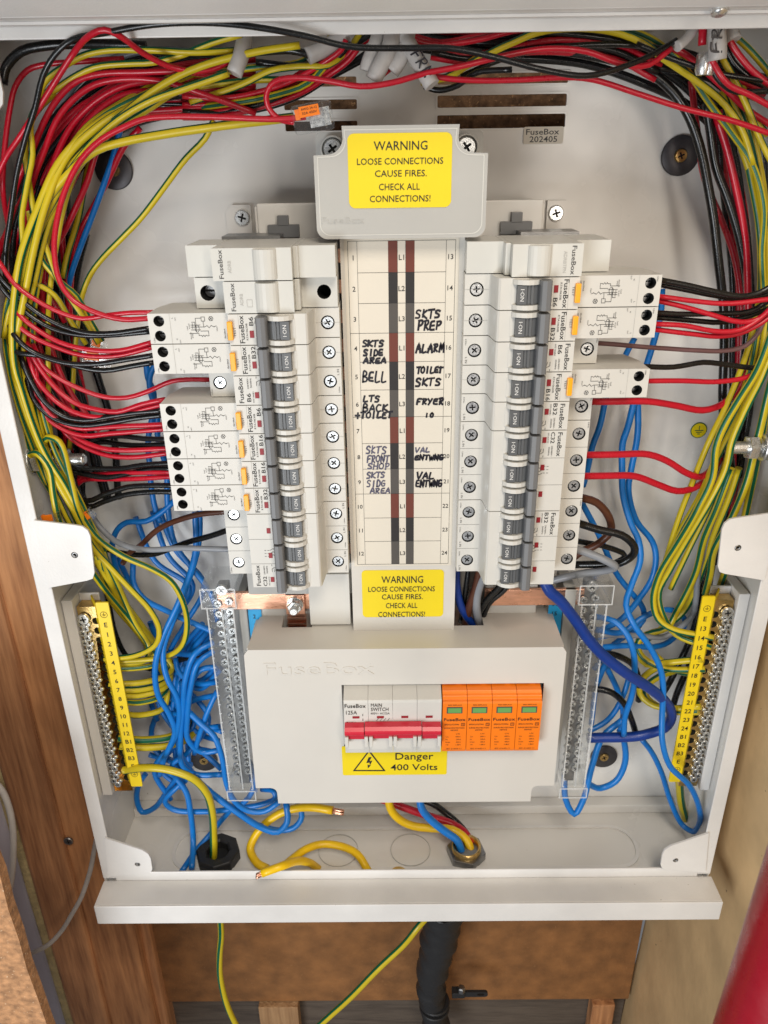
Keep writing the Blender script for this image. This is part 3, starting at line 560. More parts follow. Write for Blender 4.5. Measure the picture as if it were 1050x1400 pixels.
# handwriting on the card, read in fractions of the card from the enlarged photo
def hp(px, py): q = at(460+px/5.8333, (310 if py < 5000 else 0)+py/5.8333, yc); return q.x, q.z
def words(sp, mt, wd, name):
    for t, x0, x1, ya, yb, second in sp:
        b = MB()
        oy = 540 if second else 310
        A = at(460+x0/5.8333, oy+yb/5.8333, yc); B = at(460+x1/5.8333, oy+ya/5.8333, yc); hand(b, t, A.x, B.x, A.z, B.z, yc-.00028, wd)
        obj(name, b.mesh(name, [mt]), st)
words([('SKTS', 628, 835, 660, 728, 0), ('PREP', 645, 840, 752, 822, 0), ('SKTS', 205, 380, 905, 955, 0), ('SIDE', 215, 375, 980, 1028, 0), ('AREA', 215, 400, 1045, 1090, 0), ('ALARM', 635, 862, 935, 1000, 0), ('BELL', 203, 400, 1158, 1240, 0), ('TOILET', 638, 850, 1118, 1168, 0), ('SKTS', 630, 835, 1205, 1268, 0),
       ('LTS', 212, 345, 5, 55, 1), ('BACK', 208, 415, 75, 132, 1), ('+TOILET', 150, 445, 135, 188, 1), ('FRYER', 635, 858, 28, 76, 1), ('10', 700, 780, 140, 182, 1), ('ENTWNG', 622, 855, 478, 518, 1), ('VAL', 640, 785, 618, 668, 1), ('ENTWNG', 630, 845, 680, 732, 1)], marker, .00126, 'handwritten_word')
words([('SKTS', 232, 402, 410, 468, 1), ('FRONT', 240, 425, 482, 536, 1), ('SHOP', 248, 425, 545, 592, 1), ('SKTS', 240, 390, 615, 662, 1), ('SIDG', 240, 390, 680, 728, 1), ('AREA', 268, 430, 740, 782, 1), ('VAL', 628, 745, 420, 456, 1)], marker2, .0010, 'worn_handwritten_word')
def sticker_text(b, lines, Y, m=1, bold=0):
    for t, xc, yc_, wpx, hpx in lines:
        c = at(xc, yc_, Y); l = at(xc-wpx/2, yc_, Y); r = at(xc+wpx/2, yc_, Y); u = at(xc, yc_-hpx/2, Y); d = at(xc, yc_+hpx/2, Y)
        b.text(t, c.x, c.z, r.x-l.x, u.z-d.z, Y, 0, m, bold)
b = MB(); b.plate(rrect(-.0307, .0278, -.3026, -.2638, .0030, 6), [], -.0004, -.00005); sticker_text(b, [('WARNING', 550, 792.5, 57, 9.5), ('LOOSE CONNECTIONS', 549, 805.5, 91, 7), ('CAUSE FIRES.', 550, 816, 56, 7), ('CHECK ALL', 549, 828, 43, 7), ('CONNECTIONS!', 549, 840, 64, 7)], -.0007, 1, .004)
obj('warning_sticker', b.mesh('warning_sticker', [yel_st, ink]), st, label='lower yellow sticker lettered WARNING LOOSE CONNECTIONS CAUSE FIRES')
# ------------------------------------------------------------------ warning cover at the top
wc = thing('terminal_shroud', 'grey shroud with notched top corners and a yellow warning sticker above the chart strip', 'cover')
def arc(c, r, a0, a1, n=6): return [(c[0]+r*math.cos(math.radians(a0+(a1-a0)*i/n)), c[1]+r*math.sin(math.radians(a0+(a1-a0)*i/n))) for i in range(n+1)]
xl, xr = -.0500, .0462; out = [(-.0340, .0176)]+arc((-.0425, .0125), .0090, -10, -85)+[(xl, .0032)]+arc((xl+.006, -.0345), .006, 180, 270)+arc((xr-.006, -.0345), .006, 270, 360)+[(xr, .0032)]+arc((.0385, .0125), .0090, 265, 190)+[(.0302, .0176)]
b = MB(); b.plate(out, [], -.012, .012); obj('shroud_body', b.mesh('shroud_body', [grey_pl]), wc, bevel=.0010)
inn = [(x*.955-.0001, (z+.011)*.93-.011) for x, z in out]
b = MB(); b.stroke(inn, .0006, -.0122, 0, True); obj('rim_line', b.mesh('rim_line', [plastic_b]), wc)
b = MB(); b.text('FuseBox', -.035, -.0305, .0240, .0034, -.0119, 0, 0, .0, dy=.0004); obj('raised_lettering', b.mesh('raised_lettering', [grey_pl]), wc)
b = MB(); b.plate(rrect(-.0311, .0263, -.0242, .0138, .0036, 7), [], -.0124, -.01205); sticker_text(b, [('WARNING', 547.7, 199, 73.5, 12.5), ('LOOSE CONNECTIONS', 547, 220.3, 118, 9), ('CAUSE FIRES.', 548, 237, 71, 9), ('CHECK ALL', 546, 255.3, 56, 9), ('CONNECTIONS!', 547, 271.5, 83, 9)], -.0127, 1, .002)
obj('warning_sticker', b.mesh('warning_sticker', [yel_st, ink]), wc, label='upper yellow sticker lettered WARNING LOOSE CONNECTIONS CAUSE FIRES')
for x in (-.0415, .0375):
    b = MB(); b.lathe([(.0075, 0), (.0075, .008), (.0062, .008), (.0062, .003)], (x, .030, .0068), n=24); obj('screw_boss', b.mesh('boss', [grey_pl]), wc, bevel=.0004)
    pan_screw(wc, (x, .0245, .0068), .0058, steel, rot=.6)
for xa, xb in ((-.052, -.030), (.028, .048)): b = MB(); b.plate(rrect(xa, xb, -.004, .016, .003, 3), [], .030, .046); obj('mounting_ear', b.mesh('ear', [grey_pl]), wc, bevel=.0005)
# ------------------------------------------------------------------ main switch cover
mc = thing('main_switch_cover', 'wide cream plastic cover around the main switch with a yellow danger sticker', 'cover')
x0, x1, zt, zb = -.1150, .1142, -.3135, -.4585
out = [(x0+.003, zt-.0005)]+[(x0, zt-.005), (x0-.001, zt-.06), (x0-.0018, -.4425), (x0+.010, -.4425)]+arc((x0+.0095, -.4475), .005, 90, 0, 4)+[(x0+.0146, zb), (x1-.0166, zb)]+arc((x1-.0116, -.4475), .005, 180, 90, 4)+[(x1+.0006, -.4425), (x1, zt-.06), (x1-.0003, zt-.005), (x1-.003, zt-.0005)]
b = MB(); b.plate(out, [(rect(-.0466, .1000, -.4030, -.3450), None)], -.024, -.0215); 
b.plate([(x0+.002, -.0216), (x1-.002, -.0216), (x1-.002, .030), (.0585, .030), (.0585, .005), (.030, .005), (.030, .030), (-.069, .030), (-.069, .005), (-.0915, .005), (-.0915, .030), (x0+.006, .030)], [], zt-.0006, zt-.003, plane='xy')
for s, x in ((-1, x0+.002), (1, x1-.0042)): b.box(x, x+.0022, -.0214, .040, -.442, zt-.0031)
b.box(x0+.016, x1-.018, -.0214, .040, zb+.0002, zb+.0022)
obj('cover_body', b.mesh('cover_body', [cover_pl]), mc, bevel=.0010)
c = at(436, 914, -.024); b = MB(); b.text('FuseBox', c.x, c.z, .0790, .0105, -.0238, 0, 0, 0, dy=.0007); obj('raised_lettering', b.mesh('raised_lettering', [cover_pl]), mc)
b = MB(); b.plate(rrect(-.0485, .0312, -.4298, -.4015, .0012, 3), [], -.02445, -.0241, 0)
q = [at(484, 1053.5, -.0246), at(504.5, 1026.5, -.0246), at(525.5, 1053.5, -.0246)]; b.stroke([(p.x, p.z) for p in q], .0011, -.0247, 1, True)
c = at(504.5, 1043, -.0246); k = .0011
b.add([(c.x+x*k, -.0247, c.z+z*k) for x, z in ((-.2, 5), (1.8, 5), (.4, 1.6), (2.4, 2.0), (.6, -2.2), (1.4, -1.9), (-.9, -5), (-1.0, -1.5), (-.2, -1.9), (.3, .3), (-1.9, -.1))], [(0, 1, 2, 10), (2, 3, 9), (3, 4, 9), (4, 5, 6), (4, 6, 8), (8, 6, 7), (10, 2, 9)], 1)
sticker_text(b, [('Danger', 566.5, 1035.5, 52, 12), ('400 Volts', 566, 1049, 64, 8.5)], -.0247, 1, .006)
obj('danger_sticker', b.mesh('danger_sticker', [yel_st, ink]), mc, label='yellow sticker lettered Danger 400 Volts with a lightning triangle')
# main switch
ms = thing('main_switch', 'white four pole main switch with a red handle bar, lettered 125A', 'switch'); X0, X1 = -.0450, .0256; pw = (X1-X0)/4
for k in range(4):
    b = MB(); a = X0+pw*k
    b.plate([(-.0215, -.3462), (-.0335, -.3515), (-.0340, -.3535), (-.0340, -.3955), (-.0330, -.4000), (.02, -.4000), (.02, -.3462)], [], a+.0001, a+pw-.0001, plane='yz')
    obj('pole_housing', b.mesh('pole', [plastic]), ms, bevel=.0003)
    b = MB(); b.box(a+.0062, a+.0112, -.0344, -.0339, -.3670, -.3652); obj('indicator_window', b.mesh('iw', [red_w]), ms)
b = MB()
pr = [(-.0338, -.3705), (-.0395, -.3710), (-.0420, -.3735), (-.0416, -.3765), (-.0385, -.3790), (-.0370, -.3840), (-.0338, -.3845)]
b.plate(pr, [], X0+.0005, X0+pw-.0032, plane='yz'); b.plate([(y-.0006, z+.001) for y, z in pr], [], X0+pw-.0026, X0+3*pw+.0030, plane='yz'); b.plate(pr, [], X0+3*pw+.0036, X1-.0006, plane='yz')
obj('handle', b.mesh('handle', [red_h]), ms, bevel=.0006)
for k in range(4):
    for a in (X0+pw*k+.0004, X0+pw*(k+1)-.0030):
        if k == 0 and a < X0+.001: pass
        b = MB(); b.box(a, a+.0026, -.0405, -.0336, -.3885, -.3792); obj('handle_guide', b.mesh('guide', [plastic]), ms, bevel=.0004)
b = MB(); sticker_text(b, [('FuseBox', 485.5, 965.5, 29, 5)], -.0344, 0, .008); sticker_text(b, [('125A', 480.5, 974.5, 15, 5), ('MAIN', 514.5, 964.3, 15, 4.6), ('SWITCH', 519, 970, 24, 4.6), ('400V~ AC22A', 519.5, 975.6, 26, 2.6)], -.0344, 0, 0); sticker_text(b, [('IT125A', 480, 988.2, 14, 2.4)], -.0344, 0)
for x in (516, 521, 526, 531): q = at(x, 984, -.0344); b.stroke([(q.x-.0008, q.z-.0012), (q.x+.0008, q.z+.0012)], .0003, -.0344)
q = at(496, 981, -.0344); b.stroke([(q.x, q.z-.003), (q.x, q.z-.0012)], .0004, -.0344); b.stroke([(q.x, q.z+.0014), (q.x, q.z+.003)], .0004, -.0344)
obj('lettering', b.mesh('lettering', [ink]), ms)
# surge protection cartridges
for k in range(4):
    a = .0262+.01785*k
    t = thing('surge_protector', 'orange surge protection cartridge, %s' % ['leftmost of four, beside the main switch', 'second from the main switch', 'third from the main switch', 'rightmost of four'][k], 'surge protector', (a, 0, 0), group='orange surge protection cartridges')
    def mk():
        b = MB(); b.plate([(-.0215, -.3462), (-.0290, -.3470), (-.0300, -.3490), (-.0318, -.3500), (-.0322, -.3522), (-.0345, -.3530), (-.0350, -.3545), (-.0350, -.3960), (-.0340, -.3985), (.02, -.3985), (.02, -.3462)], [(rect(-.0, .001, -.39, -.38)[:0] or [( .0, -.37), (.001, -.37), (.001, -.371)], None)][:0], .0001, .0176, plane='yz')
        b.lathe([(.0024, 0), (.0024, .001)], (.0120, -.0240, -.3474), (0, -.3, 1), 12); return b.mesh('cartridge', [orange_p])
    obj('cartridge_body', cached('spd', mk), t, bevel=.0004)
    def wn():
        b = MB(); b.box(.0030, .0142, -.0354, -.0349, -.3624, -.3570, 1); b.box(.0038, .0134, -.0356, -.0350, -.3618, -.3576, 0); return b.mesh('status_window', [green_w, inkg])
    obj('status_window', cached('spdw', wn), t)
    def tx():
        b = MB(); y = -.0353
        for s_, x, z, w_, h, m, bo in (('FuseBox', .0089, -.3682, .0158, .0026, 1, .008), ('SPDCUT2TPN', .0068, -.3727, .0105, .0012, 0, .008), ('SURGE PROTECTION', .0088, -.3758, .0145, .0011, 0, .008), ('DEVICE', .0088, -.3778, .0052, .0011, 0, .008), ('RED-REPLACE', .0088, -.3552, .0096, .0011, 0, 0),
                                       ('L/N', .0115, -.3812, .0026, .0011, 0, 0), ('385V~', .0120, -.3838, .0042, .0011, 0, 0), ('20kA', .0120, -.3863, .0036, .0011, 0, 0), ('40kA', .0120, -.3888, .0036, .0011, 0, 0), ('1.8kV', .0120, -.3913, .0038, .0011, 0, 0),
                                       ('Uc', .0038, -.3838, .0020, .0011, 0, 0), ('In', .0034, -.3863, .0014, .0011, 0, 0), ('Imax', .0044, -.3888, .0034, .0011, 0, 0), ('Up', .0038, -.3913, .0020, .0011, 0, 0), ('IEC 61643-11', .0088, -.3950, .0110, .0011, 0, 0)):
            b.text(s_, x, z, w_, h, y, 0, m, bo)
        b.stroke(rect(.0138, .0162, -.3738, -.3716), .0003, y, 0, True); b.text('T2', .0150, -.3727, .0015, .0011, y); return b.mesh('lettering', [inkg if False else ink, ink])
    obj('lettering', cached('spdt', tx), t)
# ------------------------------------------------------------------ pan bottom, copper links and neutral bars
b = MB(); b.box(-.094, -.072, .024, .040, -.325, -.264); b.box(-.070, -.040, .006, .030, -.3130, -.2700); obj('pan_end_block', b.mesh('pan_end_block', [plastic]), pan, bevel=.0006)
b = MB(); b.box(.0600, .100, .022, .040, -.325, -.290); b.box(.0575, .0655, .024, .034, -.3145, -.264); obj('pan_end_block', b.mesh('pan_end_block', [plastic]), pan, bevel=.0006)
b = MB(); b.box(-.118, -.070, .0215, .030, -.325, -.3065); obj('pan_end_step', b.mesh('pan_end_step', [plastic]), pan, bevel=.0005)
b = MB(); b.box(-.1150, -.0385, .012, .040, -.2900, -.2640); obj('pan_end_shelf', b.mesh('pan_end_shelf', [grey_pl]), pan, bevel=.0006)
t = thing('copper_link', 'flat copper link with a bolt joining the left neutral bar to the cover', 'busbar')
b = MB(); b.box(-.1400, -.0695, .0175, .0205, -.3060, -.2915); obj('bar', b.mesh('bar', [copper]), t, bevel=.0003)
b = MB(); b.box(-.0885, -.0745, .0140, .0172, -.3085, -.2920)
for i in range(4): b.box(-.0885, -.0745, .0128-.0012*i+.004, .0172+.004*i, -.3105-.004*i, -.3085-.004*i)
b.box(-.0885, -.0745, .014, .030, -.3270, -.3245); obj('folded_tail', b.mesh('folded_tail', [copper]), t, bevel=.0004)
b = MB(); b.lathe([(.0062, 0), (.0062, .0012)], (-.0815, .0138, -.2995), n=20); b.lathe([(.0052, .0014), (.0056, .002), (.0056, .0055), (.0050, .0062)], (-.0815, .0138, -.2995), n=6, sm=False); b.lathe([(.0030, .006), (.0030, .011), (.0026, .0115)], (-.0815, .0138, -.2995), n=14)
obj('bolt', b.mesh('bolt', [steel]), t)
t = thing('copper_link', 'flat copper link running into the right neutral bar', 'busbar')
b = MB(); b.box(.0600, .1420, .0185, .0215, -.3055, -.2920); obj('bar', b.mesh('bar', [copper]), t, bevel=.0003)
for s, lab in ((-1, 'left neutral bar in a clear ribbed cover beside the tangle of blue cables'), (1, 'right neutral bar in a clear ribbed cover crossed by the thick blue cable')):
    xa, xb = (-.1450, -.1255) if s < 0 else (.1290, .1475)
    t = thing('neutral_bar', lab, 'terminal bar'); xm = (xa+xb)/2
    b = MB(); b.box(xm-.0040, xm+.0040, .018, .026, -.4780, -.2850); obj('bar', b.mesh('bar', [steel_d]), t, bevel=.0004)
    b = MB(); 
    for x in (xa, xb-.0010): b.box(x, x+.0010, .004, .040, -.4700, -.2960)
    b.box(xa+.0011, xb-.0011, .004, .005, -.4700, -.2960); n = 20
    for i in range(0, n+1, 2): z = -.2960-.174*i/n; b.box(xa+.0011, xb-.0011, .0052, .010, z-.0003, z+.0003)
    b.box(xm+.001, xm+.0018, .0025, .0039, -.4690, -.2970)
    obj('clear_cover', b.mesh('clear_cover', [clr]), t)
    b = MB()
    for x in (xa-.0003, xb-.0007, xm+.0009): b.box(x, x+.0010, .0030, .0038, -.4700, -.2960)
    for i in range(n+1): z = -.2960-.174*i/n; b.box(xa-.0004, xa+.0016, .0026, .0032, z-.0004, z+.0004); b.box(xb-.0016, xb+.0004, .0026, .0032, z-.0004, z+.0004)
    o = obj('cover_rib_highlights', b.mesh('cover_rib_highlights', [clr_e]), t); o['kind'] = 'stuff'  # rib and edge strips with the highlight put into their pale colour
    for z0, z1, g in ((-.2955, -.2790, .003), (-.4810, -.4705, .002)):
        b = MB(); b.box(xa-g, xb+g, .002, .0032, z0, z1); b.box(xa-g, xa-g+.001, .0033, .036, z0, z1); b.box(xb+g-.001, xb+g, .0033, .036, z0, z1); b.box(xa-g, xb+g, .0033, .036, z1-.001, z1)
        b.box(xa-g-.0002, xb+g+.0002, .0012, .0018, z1-.0008, z1, 1); b.box(xa-g-.0002, xa-g+.0006, .0012, .0018, z0, z1-.0009, 1); b.box(xb+g-.0006, xb+g+.0002, .0012, .0018, z0, z1-.0009, 1); b.box(xa-g+.0007, xb+g-.0007, .0012, .0018, z0, z0+.0008, 1)  # pale strips painted as highlights round the cap edges
        obj('clear_end_cap', b.mesh('clear_end_cap', [clr, clr_e]), t)
    for i in range(n):
        z = -.2960-.174*(i+.5)/n
        for dx in (-.0045, .0040): 
            pan_screw(t, (xm+dx, .0170, z+(.0022 if dx > 0 else 0)), .0031, steel, name='terminal_screw', rot=[.2, .9, 1.4, .5][(i+(dx > 0)*2) % 4])
    pan_screw(t, (xm, .0150, -.2870), .0046, steel, name='terminal_screw', rot=.7)
    # grey carrier and its blue number strip
    xg = (-.1250, -.1190) if s < 0 else (.1200, .1285)
    b = MB(); b.box(xg[0], xg[1], .018, .050, -.480, -.292); obj('carrier', b.mesh('carrier', [grey_pl]), t, bevel=.0008)
    xs = (-.1185, -.1085) if s < 0 else (.1090, .1195)
    b = MB(); b.plate(rect(xs[0], xs[1], -.480, -.3000), [], .020, .021)
    for i in range(22):
        z = -.3055-.0082*i; tx_ = str(i+1) if s < 0 else str(i+14); b.text(tx_, (xs[0]+xs[1])/2-.0005, z, nat(tx_, .0034, .01), .0034, .0197, 0, 1, .01)
    obj('number_strip', b.mesh('number_strip', [blue_st, ink]), t)
# ------------------------------------------------------------------ earth bars
for s, lab in ((-1, 'left earth bar with a yellow number strip and a row of screws'), (1, 'right earth bar with a yellow number strip and a row of screws')):
    t = thing('earth_bar', lab, 'terminal bar'); f = 1 if s > 0 else -1
    xs = sorted((f*.2205, f*.2300)); xh = f*.2345; xk = f*.2435
    b = MB(); b.plate(rrect(xs[0], xs[1], -.4755, -.2960, .001, 2), [], .013, .0145); b.plate([(f*.2301, .013), (f*.2385, .026), (f*.2380, .0275), (f*.2301, .0145)], [], -.4740, -.2975, plane='xy')
    names = ['E']+[str(i+(1 if s < 0 else 13)) for i in range(12)]+['B1', 'B2', 'B3', 'E']; dz = .00862
    for i, nm in enumerate(names):
        z = -.3155-dz*i; b.text(nm, (xs[0]+xs[1])/2, z, nat(nm, .0040, .008), .0040, .0127, 0, 1, .008)
    for z in (-.3065, -.3155-dz*17):
        cx = (xs[0]+xs[1])/2; b.stroke(circ(cx, z, .0026, 16), .0003, .0127, 1, True)
        for pts in ([(cx, z+.0018), (cx, z)], [(cx-.0014, z), (cx+.0014, z)], [(cx-.0008, z-.0008), (cx+.0008, z-.0008)]): b.stroke(pts, .0003, .0127, 1)
    obj('number_strip', b.mesh('number_strip', [yel_pl, ink]), t)
    b = MB(); bx = sorted((f*.2312, f*.2465)); n = 20
    hs = [(circ(xh-f*.0006, -.3145-.00862*i, .0030, 12), .004) for i in range(n-1)]
    b.plate(rect(bx[0], bx[1], -.484, -.3020), hs, .0170, .0270, 0, 1); obj('brass_bar', b.mesh('brass_bar', [brass, dark]), t, bevel=.0004)
    for i in range(n*2-1):
        z = -.3115-.00431*i; x = xk+f*(.0014 if i % 2 else -.0014); pan_screw(t, (x, .0158, z), .0029 if i else .0046, steel, name='terminal_screw', rot=[.2, .9, 1.4, .5, 1.1][i % 5])
    for i in range(n-1):
        b = MB(); b.lathe([(.0018, 0), (.0018, .0012), (.0012, .0018)], (0, 0, 0), n=10); obj('clamp_screw', cached('clamp', lambda: b.mesh('clamp', [steel])), t, (xh+f*.0048, .0165, -.3165-.00862*i))
    b = MB(); ax = sorted((f*.2480, f*.2560)); b.box(ax[0], ax[1], .014, .072, -.486, -.2950); ay = sorted((f*.2325, f*.2479)); b.box(ay[0], ay[1], .0275, .0295, -.486, -.2960); obj('bracket', b.mesh('bracket', [paint]), t, bevel=.0006)
# glands
g = thing('black_gland', 'large black plastic gland nut on the box floor, left of centre', 'cable gland', tuple((at(299, 1172, .018).x, .018, ZB)))
b = MB(); b.lathe([(.0100, .0005), (.0100, .010), (.0120, .0115), (.0185, .0115), (.0195, .0100), (.0195, .0005)], (0, 0, 0), (0, 0, 1), 8, sm=False); b.lathe([(.0094, .002), (.0094, .003)], (0, 0, 0), (0, 0, 1), 20, 1); obj('nut', b.mesh('nut', [rubber, dark]), g, bevel=.0006)
g = thing('steel_gland', 'hexagonal steel gland with a brass rim holding the supply cables', 'cable gland', tuple((at(637, 1172, .019).x, .019, ZB)))
b = MB(); b.lathe([(.0135, .0005), (.0175, .0005), (.0175, .0085), (.0135, .0085)], (0, 0, 0), (0, 0, 1), 6, sm=False); obj('nut', b.mesh('nut', [steel_d]), g, bevel=.0005)
b = MB(); b.lathe([(.0105, .001), (.0130, .001), (.0130, .0130), (.0115, .0135), (.0105, .0120), (.0100, .001)], (0, 0, 0), (0, 0, 1), 24); obj('rim', b.mesh('rim', [brass]), g)
# ------------------------------------------------------------------ cables
COL = {'R': c_red, 'K': c_blk, 'B': c_blu, 'D': c_dbl, 'N': c_brn, 'G': c_gry, 'P': c_pnk, 'Y': c_yp, 'W': c_wht, 'S': sheath}
def spline(P, seg):
    out = []; n = len(P)
    for i in range(n-1):
        p0 = P[max(i-1, 0)]; p1 = P[i]; p2 = P[i+1]; p3 = P[min(i+2, n-1)]
        if i == 0: p0 = p1*2-p2
        if i == n-2: p3 = p2*2-p1
        # centripetal
        def tj(a, b): return max(1e-6, (b-a).length**.5)
        t0 = 0; t1 = tj(p0, p1); t2 = t1+tj(p1, p2); t3 = t2+tj(p2, p3); k = max(3, min(16, int((p2-p1).length/seg)))
        for j in range(k):
            t = t1+(t2-t1)*j/k
            A1 = p0*((t1-t)/(t1-t0))+p1*((t-t0)/(t1-t0)); A2 = p1*((t2-t)/(t2-t1))+p2*((t-t1)/(t2-t1)); A3 = p2*((t3-t)/(t3-t2))+p3*((t-t2)/(t3-t2))
            B1 = A1*((t2-t)/(t2-t0))+A2*((t-t0)/(t2-t0)); B2 = A2*((t3-t)/(t3-t1))+A3*((t-t1)/(t3-t1)); out.append(B1*((t2-t)/(t2-t1))+B2*((t-t1)/(t2-t1)))
    out.append(P[-1]); return out
crnd = random.Random(11)
CAT = {'R': 'red', 'K': 'black', 'E': 'green and yellow', 'B': 'blue', 'D': 'dark blue', 'N': 'brown', 'G': 'grey', 'P': 'faded brown', 'Y': 'yellow', 'W': 'white', 'S': 'white'}
def parse(s):
    P = []; last = None; raw = []
    for tk in s.split():
        a = tk.split(','); raw.append([float(a[0]), float(a[1]), float(a[2]) if len(a) > 2 else None])
    ks = [i for i, r in enumerate(raw) if r[2] is not None]
    for i, r in enumerate(raw):
        if r[2] is None:
            lo = max([k for k in ks if k < i], default=ks[0]); hi = min([k for k in ks if k > i], default=ks[-1])
            r[2] = raw[lo][2] if lo == hi else raw[lo][2]+(raw[hi][2]-raw[lo][2])*(i-lo)/(hi-lo)
    return raw
def cab(col, wpx, s, label=None, group=None, name=None, cat='cable', twist=None, dmm=None, phase=None):
    raw = parse(s) if isinstance(s, str) else s
    P = [at(x, y, d/1000) for x, y, d in raw]
    wpx *= {'E': .97, 'Y': 1.1, 'B': .88, 'R': .93, 'D': .98}.get(col, 1.3 if col == 'S' and cat == 'cable sheath' else .97)
    if dmm is None:
        m = raw[len(raw)//2]; p = at(m[0], m[1], m[2]/1000); q = at(m[0]+10, m[1], m[2]/1000); r = wpx/2*(q-p).length/10
    else: r = dmm/2000
    P = spline(P, .0045)
    if len(P) > 12 and not (cat == 'cable sheath'):
        f1, f2, f3 = (crnd.uniform(0, 6.28) for _ in range(3)); L = len(P)
        P = [p+Vector((math.sin(i*.23+f1), math.sin(i*.31+f2)*.6, math.sin(i*.27+f3)))*.0007*min(1, i/8, (L-1-i)/8) for i, p in enumerate(P)]
    b = MB()
    if col == 'E':
        wide = (0, 1, 2, 3, 4, 5) if label and 'green side' in label else (0, 1, 2, 3); ph = crnd.uniform(0, 26) if phase is None else phase; tw = crnd.uniform(-.05, .05) if twist is None else twist
        def mf(i, k, N): return 1 if (int(k+ph) % 13) in wide else 0
        b.tube(P, r, 26, mf, tw=tw*.4); ms_ = [c_yel, c_grn]
    else: b.tube(P, r, 12); ms_ = [COL[col]]
    nm = name or {'E': 'earth_cable', 'R': 'red_cable', 'K': 'black_cable', 'B': 'blue_cable', 'D': 'dark_blue_cable', 'N': 'brown_cable', 'G': 'grey_cable', 'P': 'faded_brown_cable', 'Y': 'yellow_cable', 'W': 'white_cable', 'S': 'cable_sheath'}[col]
    o = obj(nm, b.mesh(nm, ms_)); o['label'] = label; o['category'] = cat
    if group: o['group'] = group
    return o
ORD = ['first', 'second', 'third', 'fourth', 'fifth', 'sixth', 'seventh', 'eighth', 'ninth', 'tenth', 'eleventh', 'twelfth']
def bundle(cols, wpx, s, spread, label, group, dsp=6, seed=1, ends=None):
    raw = parse(s); rr = random.Random(seed); n = len(cols)
    for i, c in enumerate(cols):
        off = (i-(n-1)/2)/max(1, (n-1))*2*spread if n > 1 else 0
        sgn = 1; out = []
        ph = rr.uniform(0, 6.28); fr = rr.uniform(.5, 1.1); dd = rr.uniform(-dsp, dsp)
        for j, (x, y, d) in enumerate(raw):
            x2, y2, _ = raw[min(j+1, len(raw)-1)]; x1, y1, _ = raw[max(j-1, 0)]; L = math.hypot(x2-x1, y2-y1) or 1
            nx, ny = -(y2-y1)/L, (x2-x1)/L; k = off*(.75+.35*math.sin(ph+j*fr))+rr.uniform(-1, 1)*wpx*.22+math.sin(ph*2+j*fr*.8)*spread*.25
            out.append([x+nx*k, y+ny*k, d+dd+rr.uniform(-1, 1)*dsp*.25])
        cab(c, wpx, out, '%s of %d: ' % (ORD[i], n)+label.replace('COL', CAT[c]), group)
TW = 'left wall cable bundle'
# deep bundle down the left wall
bundle('KKRKRNKRKKGK', 9.5, '300,95,50 200,105,52 130,145,52 88,210,50 62,300,50 62,400,50 75,500,48 95,590,48 112,660,46', 34, 'COL cable deep in the bundle running down the left wall', TW, 9, 3)
bundle('RRKRRRRKR', 9, '350,120,36 250,120,34 170,127,30 110,165,28 70,230,26 45,300,26 35,370,28 60,450,30', 38, 'red cable of the arched bundle in the upper left corner', 'red cables arching through the upper left corner', 6, 5)
bundle('RRRK', 8, '120,160,30 80,230,28 50,310,26 45,400,26 60,480,26 85,545,24 120,600,22', 22, 'COL cable behind the earth cables at the left wall', 'cables behind the left earth cables', 5, 8)
bundle('EEEEEE', 8, '300,100,44 230,115,36 170,150,24 120,190,20 80,260,18 55,340,14 42,430,12 45,520,12 60,610,12 95,690,12 130,760,14', 20, 'earth cable of the left bundle running down to the bar', 'earth cables of the left bundle', 5, 12)
bundle('EEE', 8, '300,90,34 240,112,22 200,135,14 140,175,10 95,235,8 60,300,4 35,380,2 20,440,2 25,510,4 45,590,6 70,660,8', 13, 'earth cable at the outer edge of the left bundle', 'outer earth cables of the left bundle', 3, 21)
cab('K', 13, '4,115,-2 8,92 28,70 60,61 100,58,4 150,60,8 200,63,10', 'thick black cable curling into the top left corner')
cab('K', 8.5, '30,470,30 10,400,8 6,350,0 12,300 22,240 38,185 50,150 60,105 75,75 98,53,-16 140,43,-22 200,34,-24 280,33,-24 350,38,-22 417,48,-18 477,62,-14 550,67,-12 617,68,-12 678,78,-10 740,93,-8 800,103,-6 840,96,-4 887,78,2 925,55,8', 'long thin black cable sweeping across the whole top in front of the lip')
cab('R', 9, '-20,290,4 -6,250,2 10,215 25,190 50,148 75,108 100,72,-12 122,51,-21 145,43,-23 168,51,-20 195,70,-8 230,88,2 262,96,6 290,95,8 316,82,10', 'red cable forming the high hump in the top left corner')
cab('R', 8, '20,340,30 8,290,20 3,250,12 5,200 12,150 20,120 38,98 62,90 110,84,18 170,80,22', 'red cable turning tightly beside the top left corner')
cab('R', 9, '10,330,26 16,280,16 28,240,8 45,205 58,172 78,136 105,110 140,99 190,97 250,98,14 300,104,20', 'upper red cable of the two broad arcs at the upper left')
cab('R', 9, '28,350,30 36,290,20 48,240,10 62,205 78,165 100,137 130,117 180,109 235,114 280,128,16 350,155,22', 'lower red cable of the two broad arcs at the upper left')
cab('E', 9, '50,142,6 60,112 82,92 108,76 140,69 200,70 260,72,8 320,69,12', 'earth cable curving along the top left under the black cable')
cab('E', 9, '72,125,12 98,108 130,93 175,86 210,83 250,73 290,58 330,47,8', 'earth cable climbing to the top left sheath end')
cab('E', 10, '22,430,10 28,380,6 40,330,4 60,278 95,228 140,182 185,142 225,115 275,92 350,70,6 410,62,6', 'earth cable rising diagonally through the upper left bundle')
cab('E', 9.5, '24,440,12 32,390,6 45,335,2 78,265 112,212 152,172 200,142 255,120 312,100,2', 'earth cable ending at the top left white sheath')
